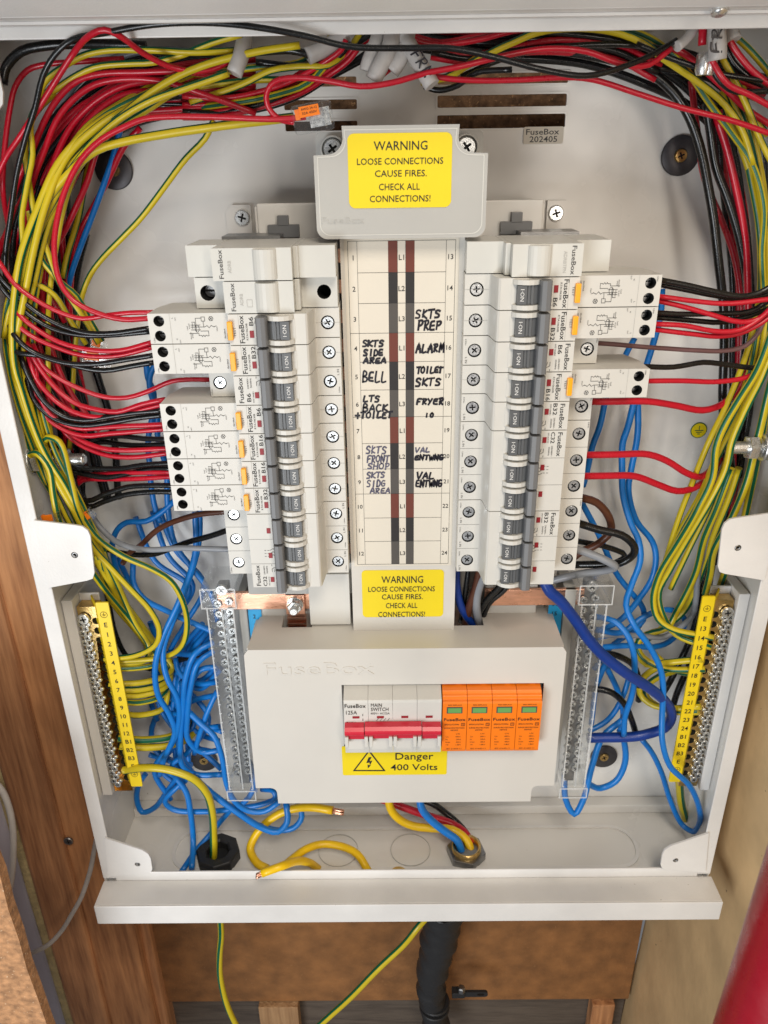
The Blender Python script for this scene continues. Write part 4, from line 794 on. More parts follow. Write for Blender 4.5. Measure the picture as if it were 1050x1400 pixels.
cab('E', 12, '20,450,6 24,400,0 34,350,-2 55,292 95,240 132,205 172,191 230,181 290,175 352,167 402,160,6', 'thick earth cable curving in front of the upper left bundle towards the clear connector', twist=.02)
cab('E', 8, '292,165,24 280,190 255,217 226,256 195,295 163,328 140,352 123,375 112,402 107,433 103,483 100,533 97,583 94,615,40', 'single earth cable sweeping alone over the back panel left of the breakers', phase=2, twist=.0)
cab('R', 8.5, '418,160,0 380,163 330,163 280,161 230,159 195,161 168,172 138,190 112,218 93,255 80,300 75,345 82,385 100,410 133,428,-8 167,437,-8 210,435,-6', 'red cable looping from the clear connector down to the top left breaker')
cab('E', 8.5, '70,120,24 50,146,12 40,172,2 33,205 36,240 42,277 50,305 66,345 82,385 105,420 135,470,10', 'earth cable leaving the left bundle at a slant beside the red loop')
cab('E', 8.5, '74,128,22 52,150,10 42,172,0 44,212 36,252 28,298 30,335 26,390 12,430 5,462,0', 'earth cable hanging nearly straight at the far left edge')
cab('E', 9, '170,145,16 118,180,6 78,225,-2 50,290,-4 30,350,-6 22,400 17,450 18,500,-4 27,532 42,575 62,618 88,660 112,707 133,737 167,760 207,777 233,793 250,820,14 257,852,18 250,882,20 228,897,24 150,905,20', 'outermost earth cable making a wide arc above the left earth bar', phase=3, twist=.01)
cab('E', 9, '190,140,18 140,168,8 95,212,0 65,275,-4 45,340,-5 33,400 25,450 20,500,-2 35,560 50,600 75,655 105,705 127,747 150,773 180,807 203,833 217,860 213,882 187,896 143,901,18', 'earth cable in an inner arc ending at number 3 of the left earth bar', phase=6, twist=.01)
cab('E', 8, '40,290,14 44,320,8 52,350,6 80,385 105,405 125,440 140,466,20', 'earth cable fanning right below the upper left bundle'); cab('E', 8, '30,385,4 50,388 75,402 98,440 118,470,20', 'short earth cable arching over at the left bundle')
cab('E', 8.5, '58,610,8 66,598,2 80,605,0 95,650 108,695,4 125,730,8 160,800,30 185,850,34 205,885,34 200,903,28 146,908,20', 'earth cable with a tight loop beside the left earth stud', phase=1)
cab('E', 8.5, '42,622,4 52,620,0 68,640 75,680 82,715,2 110,760,16 140,800,30 180,850,36 208,890,36 215,905,32 190,912,26 147,915,20', 'earth cable with a low loop at the left rim', phase=9)
for i, (ye, k, lab) in enumerate(((935, 8, 'upper earth cable of the middle four at the left bar'), (943, 4, 'second earth cable of the middle four at the left bar'), (950, 0, 'third earth cable of the middle four at the left bar'), (958, -6, 'lowest earth cable of the middle four at the left bar'), (974, 5, 'lone earth cable at number 10 of the left bar'))):
    cab('E', 8.5, '%d,700,14 %d,750,26 %d,820,40 %d,880,48 %d,%d,48 %d,%d,38 %d,%d,28 %d,%d,20' % (100+4*i, 122+4*i, 158+k, 205+k, 236-2*i, 912+8*i, 222, ye-10+i, 190, ye+(i % 3)-1+(4 if i > 2 else 0), 148+i*3, ye), lab, phase=i*3)
cab('E', 10, '200,880,60 222,930,60 243,965,56 255,990,46 235,1006,34 200,1012,26 161,1009,20', 'upper earth cable with its green side showing near the foot of the left bar', phase=0, twist=0); cab('E', 10, '210,890,64 236,940,62 262,985,56 262,1003,46 235,1017,34 200,1022,26 163,1020,20', 'lower earth cable near the foot of the left bar', phase=4, twist=0)
cab('E', 11, '170,1053,16 200,1050,10 230,1052,8 262,1063,8 281,1083,10 290,1110,12 293,1145,16 291,1185,18', 'thick earth cable dropping from the left bar into the black gland', phase=2, twist=0)
cab('K', 7, '138,770,40 150,830,44 160,870,50 176,900,54 205,915,54 235,905,50 285,892,36', 'thin black cable hidden among the left earth cables')
# cables into the left breakers
def lead(s):
    a = s.split()[0].split(','); return '%f,%f,%f ' % (float(a[0])-8, float(a[1])-45, float(a[2])+34)+s
def pair(c, w_, s1, s2, lab): cab(c, w_, lead(s1), 'upper '+lab); cab(c, w_, lead(s2), 'lower '+lab)
cab('R', 7, '-5,352,-8 20,388 50,410 85,428 115,437 150,432 180,428 210,427,-6', 'thin red cable from the left edge into the top left breaker')
pair('K', 7.5, '-4,372,-4 15,395 38,418 72,440 112,453 155,455 210,448,-2', '-4,385,-2 12,405 38,428 72,448 112,458 150,459 210,453,0', 'black cable into the topmost long breaker on the left')
pair('R', 7.5, '22,428,-4 45,447 80,466 120,476 165,479 212,467,-4', '18,436,-2 40,457 75,474 110,486 155,488 212,474,-2', 'red cable into the second long breaker on the left')
pair('K', 7.5, '18,458,-6 40,478 85,494 135,497 175,492 214,485,-4', '22,482,-4 60,488 105,501 142,506 180,500 214,495,-2', 'black cable into the second long breaker on the left')
cab('R', 7, '45,470,0 58,500 78,517 110,532 145,542 175,542 205,533 235,521 290,519,4', 'single red cable into the short breaker on the left')
pair('R', 7.5, '42,478,2 55,505 78,535 100,552 130,560 160,562 195,552 226,546,-2', '40,490,4 50,520 75,548 100,562 132,569 165,567 195,560 226,552,0', 'red cable into the third long breaker on the left')
pair('K', 7.5, '30,490,2 42,520 60,550 85,570 115,576 150,570 185,564 226,561,0', '34,510,6 50,550 80,575 115,583 150,579 185,572 226,567,2', 'black cable into the third long breaker on the left')
pair('R', 7.5, '48,500,6 55,545 75,572 105,586 140,586 180,583 230,580,2', '44,520,8 60,565 85,587 115,597 150,593 190,589 230,586,4', 'red cable into the fourth long breaker on the left')
pair('K', 7.5, '118,600,20 140,597 165,596 195,600 234,601,2', '120,604,22 145,604 170,607 200,608 234,607,4', 'black cable into the fourth long breaker on the left')
pair('R', 7.5, '60,530,12 80,580 110,600 140,612 175,616 234,613,4', '75,570,14 100,602 125,615 150,622 185,624 234,619,6', 'red cable into the fifth long breaker on the left')
pair('K', 7.5, '88,628,20 105,640 135,641 165,640 195,635 238,633,4', '92,640,22 115,648 145,653 180,647 210,641 238,641,6', 'black cable into the fifth long breaker on the left')
pair('R', 7.5, '100,662,30 115,652 145,649 175,646 238,645,6', '98,668,30 112,658 140,656 180,654 238,651,8', 'red cable emerging by the earth stud towards the left breakers')
pair('K', 7.5, '100,650,26 108,675,20 120,684 145,674 175,665 205,664 242,664,6', '104,664,28 112,688,20 122,694 145,685 175,675 210,672 242,673,8', 'black cable into the lowest long breaker on the left')
cab('N', 8, '168,770,44 178,755 193,746 215,727 240,713 270,703 312,699,8', 'brown cable curving into the left three pole breaker'); cab('K', 8, '120,745,44 170,756,40 210,757 235,750 258,742 288,733 318,722,8', 'black cable running to the left three pole breaker'); cab('G', 8, '112,680,44 125,703 142,725 165,743 200,752 250,750 322,751,8', 'grey cable curving into the left three pole breaker')
cab('B', 9, '168,130,58 165,170,54 158,200,54 145,240,50 128,290,50 112,335,48 98,375,50 92,400,54', 'blue cable slanting down the back panel past the upper left washer'); cab('R', 9, '192,175,52 170,200 150,238 130,275 108,320 100,360,52 95,420,56', 'red cable beside the slanting blue cable at the upper left')
cab('E', 9, '145,135,54 135,170 118,235 105,300 92,350 86,380,46', 'earth cable with a broad green side beside the slanting blue cable', phase=1, twist=.03); cab('G', 13, '130,130,64 100,165 78,200 66,240,66', 'thick grey cable deep behind the upper left arcs')
cab('K', 10, '118,320,60 108,360 98,420 90,500,58 110,600,56 112,690,54', 'thick black cable against the back panel behind the left bundle')
# blue tangle on the left
BL = [('9', '200,495,58 202,517 209,537 207,567 202,600 205,633 208,667 213,697,50 220,715,46', 'blue cable passing upright behind the left breaker tails'), ('9', '215,492,54 205,515 208,540 216,560 216,600,52 226,640 228,690 240,743 262,775 290,815,34 298,850,30', 'blue cable descending from behind the left breakers to the neutral bar'),
 ('9', '240,683,44 222,700 200,713 175,715 160,725 152,745,48 156,770 162,790 155,812,54', 'blue cable bending left above the earth cables'), ('9', '182,770,54 183,797 197,817 227,833 253,847 292,864,26', 'blue cable curving from the back panel to the top of the left neutral bar'),
 ('9', '267,700,40 267,753,34 247,813,22 223,873,16 213,915,14 216,950,16 230,974,18 238,1000,20 228,1030,22 222,1048,26 240,1062,30', 'foremost blue cable making an S bend left of the neutral bar'), ('9', '273,690,44 272,735,38 258,790,28 237,850,20 224,890,18 228,925,16 242,955,16 242,1000,20 226,1035,24 218,1060,30', 'second blue cable of the S bend left of the neutral bar'),
 ('9', '292,878,26 268,892,18 255,925,16 250,965,18 246,1010,22 250,1045,26 268,1058,28 305,1059,26', 'blue cable arching from the neutral bar and back again at its foot'), ('9', '292,890,26 272,905,18 262,940,16 256,980,18 256,1010,22 275,1028,26 303,1025,26', 'inner blue cable arching from the left neutral bar'),
 ('9', '294,912,28 275,915,26 262,930,26 250,970,28 247,1030,32 262,1055,34', 'blue cable tucked behind the arches at the left neutral bar'), ('8.5', '298,932,28 272,935,32 245,920,40 240,900,48', 'short blue cable entering the left neutral bar from behind'),
 ('8.5', '297,945,26 283,975,22 272,1005,22 266,1030,28', 'blue cable slanting down left from the neutral bar'), ('8.5', '298,950,32 272,955 245,962,44 225,940,56 205,950,60 215,985,58', 'blue cable crossing the tangle level with the surge protectors'),
 ('8.5', '300,993,30 280,994,32 262,980,34 235,975,44', 'blue cable entering the left neutral bar low down'), ('8.5', '215,975,60 207,1000 212,1025 235,1040,54', 'blue cable bowing left against the back panel'),
 ('9', '255,970,20 275,990,18 293,1007,14 305,1037,12 310,1070,12 320,1094,12 338,1108,12 362,1109,12 382,1096,14', 'blue cable running down past the neutral bar foot under the cover'), ('8.5', '199,1058,48 190,1072 187,1092 195,1110 212,1104 228,1083 244,1060,36', 'blue cable loop below the foot of the left earth bar'),
 ('8.5', '256,1064,34 238,1080,30 226,1096 238,1108,30 285,1109,28 320,1104,26 355,1100,24 376,1092,24 374,1082,26 358,1079,34', 'blue cable bending sharply left and then running under the cover'), ('9', '238,1060,30 255,1083 262,1113 264,1150,22 262,1188,0', 'blue cable falling straight to the box floor left of the gland'),
 ('8.5', '318,1104,30 290,1138,34 268,1162,20 248,1192,0', 'blue cable falling behind the gland'), ('10', '262,1060,24 293,1088,20 327,1112,18 358,1131,18 380,1137,18 393,1124,22 391,1096,30', 'blue cable with the lower loop under the cover corner'),
 ('9', '352,1128,22 380,1135,26 402,1131,26 413,1116,28 406,1094,34', 'blue cable with the right hand loop under the cover corner'), ('8.5', '340,1040,30 349,1062,26 345,1083,24 330,1100,24 312,1103,24', 'blue cable curling at the cover edge below the left neutral bar'), ('8.5', '330,1058,32 345,1066,28 350,1075,26', 'short blue cable end at the cover edge'),
 ('8.5', '205,1032,62 225,1038,56 245,1044,44 262,1046,40', 'blue cable lying low across the back near the lower left washer'), ('8.5', '262,1015,44 285,1035,44 303,1052,40', 'blue cable slanting over the lower left washer'), ('8.5', '205,850,64 218,885,62 222,930,60 228,965,60', 'blue cable upright against the back behind the earth cables'), ('8.5', '160,762,60 172,785,60 182,810,60', 'short blue cable low behind the grey cable')]
for w_, s, lab in BL: cab('B', float(w_), s, lab)
bundle('BBBB', 8.5, '285,860,50 262,885,54 248,915,54 240,960,52 245,1010,48 250,1050,44', 12, 'blue cable at the back of the tangle left of the neutral bar', 'blue cables at the back of the left tangle', 4, 31)
bundle('BBB', 8.5, '296,905,34 270,925,40 235,915,50 228,950,52 262,985,46 240,1020,40 222,1050,38 250,1075,36', 22, 'blue cable knotted behind the S bends at the left', 'blue cables knotted at the left', 5, 77)
bundle('BBB', 8, '205,700,60 225,760,58 262,800,54 240,850,54 218,900,56 232,960,54 275,1000,44 300,1010,34', 16, 'blue cable winding down behind the left tangle', 'blue cables winding behind the left tangle', 4, 79)
bundle('KKKKKKK', 11, '330,110,66 220,125,66 140,165,66 92,225,66 66,310,66 66,420,66 84,520,64 105,600,62 125,690,60', 40, 'black cable added as shade in the gaps behind the left bundle', 'black cables added as shade at the left', 3, 81)  # extra black strands added to darken the gaps in the left bundle
bundle('KKKKK', 11, '560,50,60 700,55,60 820,60,60 900,85,60 960,130,62 1005,200,64 1020,300,66 1025,420,66 1020,540,66 1000,650,66', 26, 'black cable added as shade in the gaps behind the right bundle', 'black cables added as shade at the right', 3, 83)  # more added black strands, standing in for deep shade on the right
# ---- top centre
cab('R', 8.5, '402,167,2 384,163 369,147 366,128 376,113,-4 405,108 448,112 490,118 533,112 583,98 633,90,-4 700,76 750,68 800,70 853,87 887,88 918,66,6', 'long red cable looping from the clear connector across the top right')
bundle('RRKRR', 8, '250,150,26 300,150 350,140 400,118 440,92 470,72,20 480,60,18', 16, 'COL cable rising to the white sheaths at the top centre', 'cables rising to the top centre sheaths', 6, 41)
bundle('KRKK', 8, '180,140,40 260,142 340,145 400,125 450,95 520,50,34', 18, 'COL cable behind those rising to the top centre sheaths', 'rear cables at the top centre', 6, 43)
bundle('EE', 9, '230,120,30 300,108 350,100 410,92 445,65 460,40,28', 9, 'earth cable rising to the top centre', 'earth cables rising to the top centre', 3, 47)
cab('E', 9, '260,140,22 330,115 370,98 410,93 450,90,18 478,66,26 495,42,30', 'earth cable with a straight green line left of the top centre sheaths', phase=0, twist=0); cab('E', 9, '240,150,36 335,140,20 380,128 420,112 450,80,20 465,45,24', 'earth cable climbing steeply beside the top centre sheaths')
cab('K', 10, '330,80,26 345,72,18 365,69 390,68 408,71,16 424,76,17', 'short thick black cable leaving a white sheath left of centre'); cab('K', 9, '350,85,24 420,88 480,60,24', 'black cable under the short thick one'); 
cab('R', 9, '512,110,14 525,100,12 540,88,14', 'short red end at the rightmost centre sheath'); cab('R', 8, '535,40,16 555,48 580,60 610,62 650,55 700,42,22 740,38,26', 'red cable dipping from the top centre to the right'); cab('R', 8, '545,42,20 570,50 600,58 650,50 690,40,26', 'red cable just above its neighbour at the top centre right')
bundle('KRKKRK', 8.5, '560,48,36 620,55 680,58 740,55 800,58 860,70 920,82 980,100 1048,125,34', 20, 'COL cable in the bundle running along the top right', 'cables along the top right', 8, 51)
bundle('RKR', 8.5, '590,70,30 640,78 700,70 760,66 840,74 900,100,34', 10, 'COL cable low in the top right bundle', 'lower cables of the top right bundle', 4, 53)
cab('E', 10, '575,112,20 610,105 640,88 680,68,18 705,58 735,46 783,39 835,42 875,55 907,78 953,110 993,145 1015,178 1030,225,20', 'broad earth cable arching over the top right', phase=9, twist=.0)
cab('E', 9, '800,36,26 850,38 890,52 925,80 950,112 970,142 1000,182 1027,222 1044,283 1043,350 1045,420,18', 'earth cable curving down to the right wall', phase=4, twist=.0)
cab('E', 9, '840,40,30 880,48 915,70 960,95 1000,125 1050,185,24', 'earth cable ending at the right edge of the top'); cab('E', 9, '1000,45,18 1022,65 1040,85 1060,110,18', 'short earth cable in the top right corner'); cab('E', 9, '985,75,12 1003,108 1020,142 1045,200 1065,240,12', 'earth cable slanting out at the upper right edge')
cab('K', 8, '700,95,10 650,100 625,118,14 600,124 580,118,16', 'black cable leaving the lettered sheath'); cab('R', 8, '590,104,8 620,108 700,108 800,109 868,127 933,146 985,160 1056,184,4', 'long thin red cable running from the lettered sheath to the right edge')
cab('Y', 8, '590,110,20 615,105 650,80,24', 'short yellow wire in the lettered sheath'); cab('K', 8, '630,105,22 690,80 740,66 800,60 860,62 915,68,20', 'black cable crossing over the lettered sheath cables')
cab('K', 7.5, '870,60,12 900,72 935,85 985,102 1058,112,8', 'thin black cable crossing under the strapped sheath'); cab('R', 8.5, '972,80,0 985,102,-2 1000,118 1025,130 1058,148,-2', 'red cable leaving the sheath lettered FR'); cab('K', 8, '970,88,4 985,112 1005,125 1058,124,4', 'black cable leaving the sheath lettered FR')
cab('R', 9.5, '995,52,10 1010,75 1030,98 1060,122,8', 'red cable leaving the rightmost sheath'); cab('K', 9.5, '990,60,14 1002,85 1025,105 1060,112,12', 'black cable leaving the rightmost sheath'); cab('R', 9, '920,66,20 940,75 965,95 990,120 1020,150 1060,175,20', 'red cable behind the strapped sheath')
# ---- right wall bundle
cab('K', 13, '720,58,44 790,60 840,72 885,94,38 920,124 942,162 957,207 967,250 977,300 984,360,32 988,420 988,480 990,560 1000,640,34', 'thick black cable curving down past the upper right washer'); cab('K', 12, '965,140,40 972,180 980,225 995,270 1010,330 1022,400,40 1020,480 1005,560,42', 'second thick black cable on the right wall')
cab('R', 9, '945,110,52 950,150 956,195 962,240 985,300 1005,360 1015,430,50 1010,520,50', 'red cable behind the thick black cable on the right'); cab('R', 11, '980,160,38 995,205 1008,265 1018,330 1022,400,38 1025,460,40', 'dull red cable right of the thick black cables')
bundle('KRKRK', 9, '985,150,60 1000,230 1015,320 1022,420 1015,520,62 1005,620 1000,720,60 985,800 975,840,62', 18, 'COL cable deep in the bundle down the right wall', 'right wall cable bundle', 6, 61)
bundle('EEEE', 9, '1000,120,34 1020,180 1035,250 1045,330 1042,420 1030,490 1005,560 985,610,20 960,680 925,750,34 905,800,40', 14, 'earth cable of the right wall bundle', 'earth cables of the right wall bundle', 5, 63)
cab('E', 10, '1060,440,0 1035,505 1012,545 990,585 980,612 975,650 955,690,6 926,744,16 901,790,24 894,820,26 900,845,24 920,860,20 975,872,14', 'foremost earth cable making a long narrow bend to the right earth bar', phase=2, twist=0)
cab('E', 10, '1060,470,4 1040,520 1018,560 1000,600 992,640 970,690,10 915,777,26 900,808,30 904,836,28 925,868,24 972,885,14', 'second earth cable of the long bends to the right earth bar', phase=7, twist=0)
cab('E', 10, '1060,500,10 1045,560 1030,620 1020,660 1002,705,16 978,750 971,785,28 964,812,34', 'earth cable passing behind the top of the right earth bar', phase=1, twist=0); cab('E', 10, '1050,540,18 1040,600 1030,660 1015,720 995,770,34 985,800,40', 'rightmost earth cable passing behind the right fixing tab', phase=5, twist=0)
cab('E', 9, '1000,640,20 985,680,22 962,735,30 951,785,36 926,835,42 912,858,42 884,868,44 870,882,40 878,900,34 905,913,26 964,915,14', 'earth cable wrapping round behind the blue cables to the right bar', phase=3); cab('E', 9, '1010,640,26 990,700,32 955,790,44 930,840,50 890,872,50 872,890,44 885,908,34 910,905,26 960,901,14', 'earth cable making a flat curve to the right bar', phase=8)
cab('E', 9, '925,905,50 895,915,50 878,930,44 876,948,38 895,964,30 925,968,22 958,966,14', 'lower earth cable with a hooked bend at the right bar', phase=2); cab('E', 9, '930,915,54 900,925,52 882,940,46 885,955,40 905,968,30 930,974,22 955,973,14', 'lowest earth cable with a hooked bend at the right bar', phase=6); cab('E', 9, '895,895,50 920,915,36 958,923,16', 'short earth cable into number 18 of the right bar', phase=4)
cab('E', 11, '928,1060,30 930,1085 937,1120,44', 'earth cable hanging below the right earth bar', phase=7, twist=0); cab('G', 8, '1005,640,36 995,680 975,727 956,780 951,818 945,843,44 931,857 909,871 870,868,40 815,868,30', 'slim grey cable curving down to the right neutral bar')
cab('K', 9, '990,650,52 975,740 960,800 945,870 920,925 905,950,56', 'black cable falling behind the right earth bar'); cab('K', 9, '965,870,56 945,905 925,950 918,975,56', 'short black cable behind the hooked earth cables')
# ---- cables into the right breakers
def pr2(c, w_, s1, s2, lab): cab(c, w_, s1, 'upper '+lab); cab(c, w_, s2, 'lower '+lab)
pr2('K', 8, '898,382,-4 937,390 975,399 1012,405 1037,400 1060,388,-4', '898,388,0 937,396 975,405 1015,409 1060,400,2', 'black cable into the topmost long breaker on the right'); pr2('R', 7.5, '898,405,-4 950,411 1000,414 1060,408,-6', '898,411,-2 937,420 975,430 1012,439 1035,436 1060,418,-4', 'red cable into the topmost long breaker on the right')
pr2('K', 7.5, '893,427,-2 937,430 987,430 1025,426 1050,412,2', '893,434,0 950,438 987,439 1030,430 1055,420,6', 'black cable into the second long breaker on the right'); pr2('R', 7.5, '893,443,-4 937,445 975,451 1012,450 1037,437 1060,415,-4', '893,450,-2 950,457 980,461 1012,457 1040,443 1062,425,0', 'red cable into the second long breaker on the right')
cab('P', 6.5, '815,469,8 850,471 900,475 950,480 987,481 1018,473 1038,452 1050,420,20', 'faded brown cable into the short breaker on the right'); cab('K', 7.5, '880,501,0 920,502 962,497 995,500 1040,503 1060,500,12', 'black cable into the lowest long breaker on the right'); cab('R', 7.5, '884,521,-2 937,520 987,521 1022,516 1045,503 1060,490,10', 'red cable into the lowest long breaker on the right')
cab('R', 10, '808,549,6 887,550 925,555 960,560 985,552 1007,533 1018,508 1025,470,36', 'thick red cable into the short B32 breaker on the right'); cab('R', 10, '800,622,6 850,622 887,622 912,630 937,645 957,651 972,642 980,620,30', 'upper thick red cable into the right C32 breaker'); cab('R', 10, '797,651,6 835,651 870,652 900,662 925,670 948,666 970,650 985,625,34', 'lower thick red cable into the right C32 breaker')
cab('N', 11, '794,680,6 815,687 831,707 834,728 818,744 794,755,22 775,770,30', 'brown cable looping out of the right three pole breaker'); cab('K', 11, '790,715,6 820,725 849,732 866,746,4 866,758 849,769,12 820,771 785,772,26', 'black cable looping out of the right three pole breaker'); cab('G', 11, '786,750,6 814,760 832,768,2 841,774,4 828,779,10 800,783 765,791,26 735,800,30', 'grey cable folded back out of the right three pole breaker'); cab('K', 8, '790,740,28 830,748 855,760 830,775,34', 'black cable behind the folded grey cable')
cab('N', 11, '658,770,2 651,800,6 642,830,12 634,866,22', 'brown cable dropping behind the foot of the right column'); cab('G', 12, '672,770,0 658,795,4 651,820,9 653,845,15 660,868,22', 'grey cable curving into the notch of the cover'); cab('K', 9, '702,770,0 684,800,4 666,818,9 648,852,20', 'black cable falling into the notch of the cover'); cab('K', 8, '710,776,4 690,806,8 670,825,13 655,858,22', 'second black cable falling into the notch of the cover')
cab('D', 11, '624,765,8 624,800,10 630,832,13 644,852,17 664,868,24', 'dark blue cable entering the notch beside the label strip'); cab('K', 8, '642,770,12 637,810,14 630,850,24', 'black cable hidden beside the label strip foot')
# ---- right blue cables
BR = [('9.5', '829,540,58 820,583,56 809,612,54 802,645,54 797,665,54', 'blue cable falling beside the short breakers on the right'), ('10', '905,395,58 903,430 893,470 882,505,54', 'blue cable passing behind the long breakers on the right'), ('9', '868,462,60 858,480 850,497,60', 'short length of blue cable behind the faded brown one'),
 ('9.5', '868,545,50 859,583 852,605 850,640 851,680,44 862,716 873,738 876,765 865,799,30 857,828 868,857,16 887,884 902,915 906,945 906,975,8 907,1015,2 916,1047,0 941,1072,4 955,1103,10 957,1126,18 948,1137,26 934,1128,34 916,1093,38 904,1058,40 891,1029,42 877,1010,40', 'long blue cable running down the right and looping at the box corner'),
 ('9.5', '872,545,56 872,590 862,640 858,670 870,713,50 893,741 898,762 892,790 876,815 850,846,40 830,858,36 815,862,30', 'blue cable bowing right before the right neutral bar'), ('9', '796,688,50 810,716 826,749 843,782 865,810 879,830 879,848 865,860,46 815,872,32', 'blue cable slanting from the breakers across the right back panel'),
 ('9.5', '812,843,26 840,850,18 858,868,12 867,890,10 868,929,12 862,956 854,980 853,1005,20', 'blue cable arching out of the top of the right neutral bar'), ('9', '812,860,30 851,865 876,847 904,834,44 926,836,50 937,850,54 930,865,58', 'blue cable looping towards the right earth cables'), ('9', '812,886,30 857,883 893,884 915,877,50 930,862,56', 'blue cable leaving the right neutral bar level'),
 ('9', '828,905,34 815,942 808,990,36', 'blue cable slanting back to the right neutral bar'), ('9', '828,910,42 843,942 852,978 845,1010,46', 'blue cable dropping in the middle of the right tangle'), ('9.5', '850,985,38 824,1008,30 808,1048,26 797,1094,22 786,1113,20 774,1093,22 772,1055,28', 'blue cable in a narrow loop below the right neutral bar'),
 ('9.5', '847,998,44 853,1015 854,1043 842,1067 821,1077,40 801,1070,32', 'blue cable in a round loop over the lower right washer'), ('8.5', '812,915,56 840,880 870,860,60 880,845,60', 'blue cable at the back of the right tangle'), ('8.5', '805,1000,40 830,985 850,955 862,920,52', 'blue cable rising behind the right tangle')]
for w_, s, lab in BR: cab('B', float(w_), s, lab)
cab('D', 15, '742,790,-2 752,808,-4 764,818 782,842 801,872 824,897 851,916,-2 884,936,4 907,957,12 917,978,18 908,995,24 880,1004,26 850,1007,26 803,1009,26', 'thick dark blue cable crossing the right neutral bar and turning back'); cab('K', 9, '804,941,30 832,945,26 851,959 862,981 870,1005,34', 'black cable leaving the right neutral bar low down'); cab('K', 9, '815,896,34 832,894 848,898 865,909 874,937 873,958,42', 'black cable leaving the right neutral bar under the thick blue one')
# ---- bottom cables
Yc = 'bare copper end'
def bare(s, w_, lab=None):
    pass
def ended(s, w_, label, ex):
    o = cab('Y', w_, s, label); raw = parse(ex); P = [at(x, y, d/1000) for x, y, d in raw]; b = MB(); p = at(raw[0][0], raw[0][1], raw[0][2]/1000); q = at(raw[0][0]+10, raw[0][1], raw[0][2]/1000); r = w_*.36*(q-p).length/10
    for k in range(7):
        a = k*math.pi/3; off = Vector((0, 0, 0)) if k == 6 else Vector((math.cos(a)*.2, math.sin(a)*.9, math.sin(a+1)))*r*.62
        b.tube(spline([v+off for v in P], .004), r*.40, 6)
    obj('copper_strands', b.mesh('copper_strands', [copper]), o)
ended('504,1192,-2 489,1168,10 468,1157,18 440,1154,20 418,1161,14 400,1174,4 388,1184,-6', 9.5, 'plain yellow cable arching on the floor of the box', '388,1184,-6 384,1188,-8')
ended('440,1192,10 424,1181,0 405,1178,-14 385,1184,-26 358,1194,-30', 10, 'short plain yellow cable lying over the lower lip with a copper end', '360,1194,-30 350,1198,-32')
ended('366,1188,0 352,1180,4 342,1160,16 347,1144,22 362,1126,26 382,1113,28 405,1106,28 430,1104,24 455,1108,20', 10, 'curved plain yellow cable with a bare copper end pointing right', '455,1108,20 470,1111,18')
cab('Y', 10, '530,1080,44 534,1105,40 546,1120 565,1129 592,1132,36 618,1134 637,1148,26 645,1168,18 646,1180,18', 'yellow supply cable curving into the steel gland'); cab('B', 12, '573,1085,34 577,1106,30 590,1122 610,1138 624,1148,22 631,1165,18 632,1180,18', 'thick blue supply cable curving into the steel gland'); cab('R', 11, '520,1092,52 550,1103,50 590,1117,46 620,1128,42 638,1142,32 644,1160,24 645,1178,22', 'red supply cable running into the steel gland'); cab('K', 9, '560,1090,58 590,1098,56 610,1112,54 626,1126,48 640,1145,34 642,1178,24', 'black supply cable behind the red one at the steel gland')
cab('E', 8.5, '300,1245,30 302,1275,30 301,1305 302,1340 310,1375 330,1415,30', 'earth cable hanging below the box in front of the brown board', phase=5, twist=.06); cab('E', 9, '592,1245,40 572,1266,30 548,1295 512,1330 470,1372 425,1412,20', 'earth cable slanting down left below the box', phase=5, twist=.0)
# lettered white sheaths at the top
def sheath_(s, w_, lab, txt=None, T=None):
    o = cab('S', w_, s, lab, cat='cable sheath'); return o
SG = 'white cable sheaths at the top centre'
sheath_('428,60,20 400,62,20 362,70,16 342,82,14 320,88,12'.replace('320,88,12', '330,84,13'), 14, 'white sheath end pointing left, behind the top centre cables') if False else None
sheath_('475,48,22 455,60,20 440,68,18 420,77,16', 17, 'white sheath pointing left beside the black cable at the top centre'); sheath_('334,48,16 333,62,12 328,80,6 320,101,4', 17, 'white sheath end turned down at the top left, filled with several cables'); sheath_('520,40,14 512,62,10 503,85,8 500,97,8', 14, 'leftmost upright white sheath of the three at the top centre')
sheath_('537,42,10 533,65,6 520,90,4 510,110,4', 18, 'middle upright white sheath of the three at the top centre'); sheath_('558,45,12 554,65,8 545,85,6 536,98,6', 16, 'rightmost upright white sheath of the three at the top centre'); fs = sheath_('554,52,10 564,70,4 578,95,0 591,117,-2', 17, 'white sheath with handwritten black letters at the top centre')
sheath_('955,30,14 945,45,10 935,56,8 925,64,6', 11, 'slim white sheath on the red cable at the top right'); s2 = sheath_('980,25,4 980,45,0 981,65,-2 981,82,-2', 19, 'broad white sheath lettered FR at the top right'); sheath_('995,25,14 998,42,12 1003,56,10', 17, 'rightmost white sheath at the top right')
cab('R', 12, '962,25,10 961,40,8 960,62,8', 'short thick red cable beside the lettered sheath at the top right')
def tag_writing(parent, t, A, B, w_, wd, Y):
    b = MB(); n0 = len(b.v); a = at(*A, Y); c = at(*B, Y); L = (c-a).length; hand(b, t, 0, L, -w_/2, w_/2, 0, wd)
    ux = (c-a).normalized(); uz = Vector((-ux.z, 0, ux.x)); b.v = [tuple(a+ux*v[0]+uz*v[2]+Vector((0, v[1], 0))) for v in b.v]
    obj('handwriting', b.mesh('handwriting', [marker]), parent)
tag_writing(fs, 'FRN', (566, 68), (588, 104), .0048, .0009, -.0052); tag_writing(s2, 'FR', (980, 74), (980, 36), .0052, .0010, -.0068)
b = MB(); q = at(963, 80, .004)
for i in range(2): b.lathe([(.0030, 0), (.0042, .001), (.0042, .009), (.0032, .011)], (q.x+.003*i, q.y, q.z+.003), (0, 0, -1), 12)
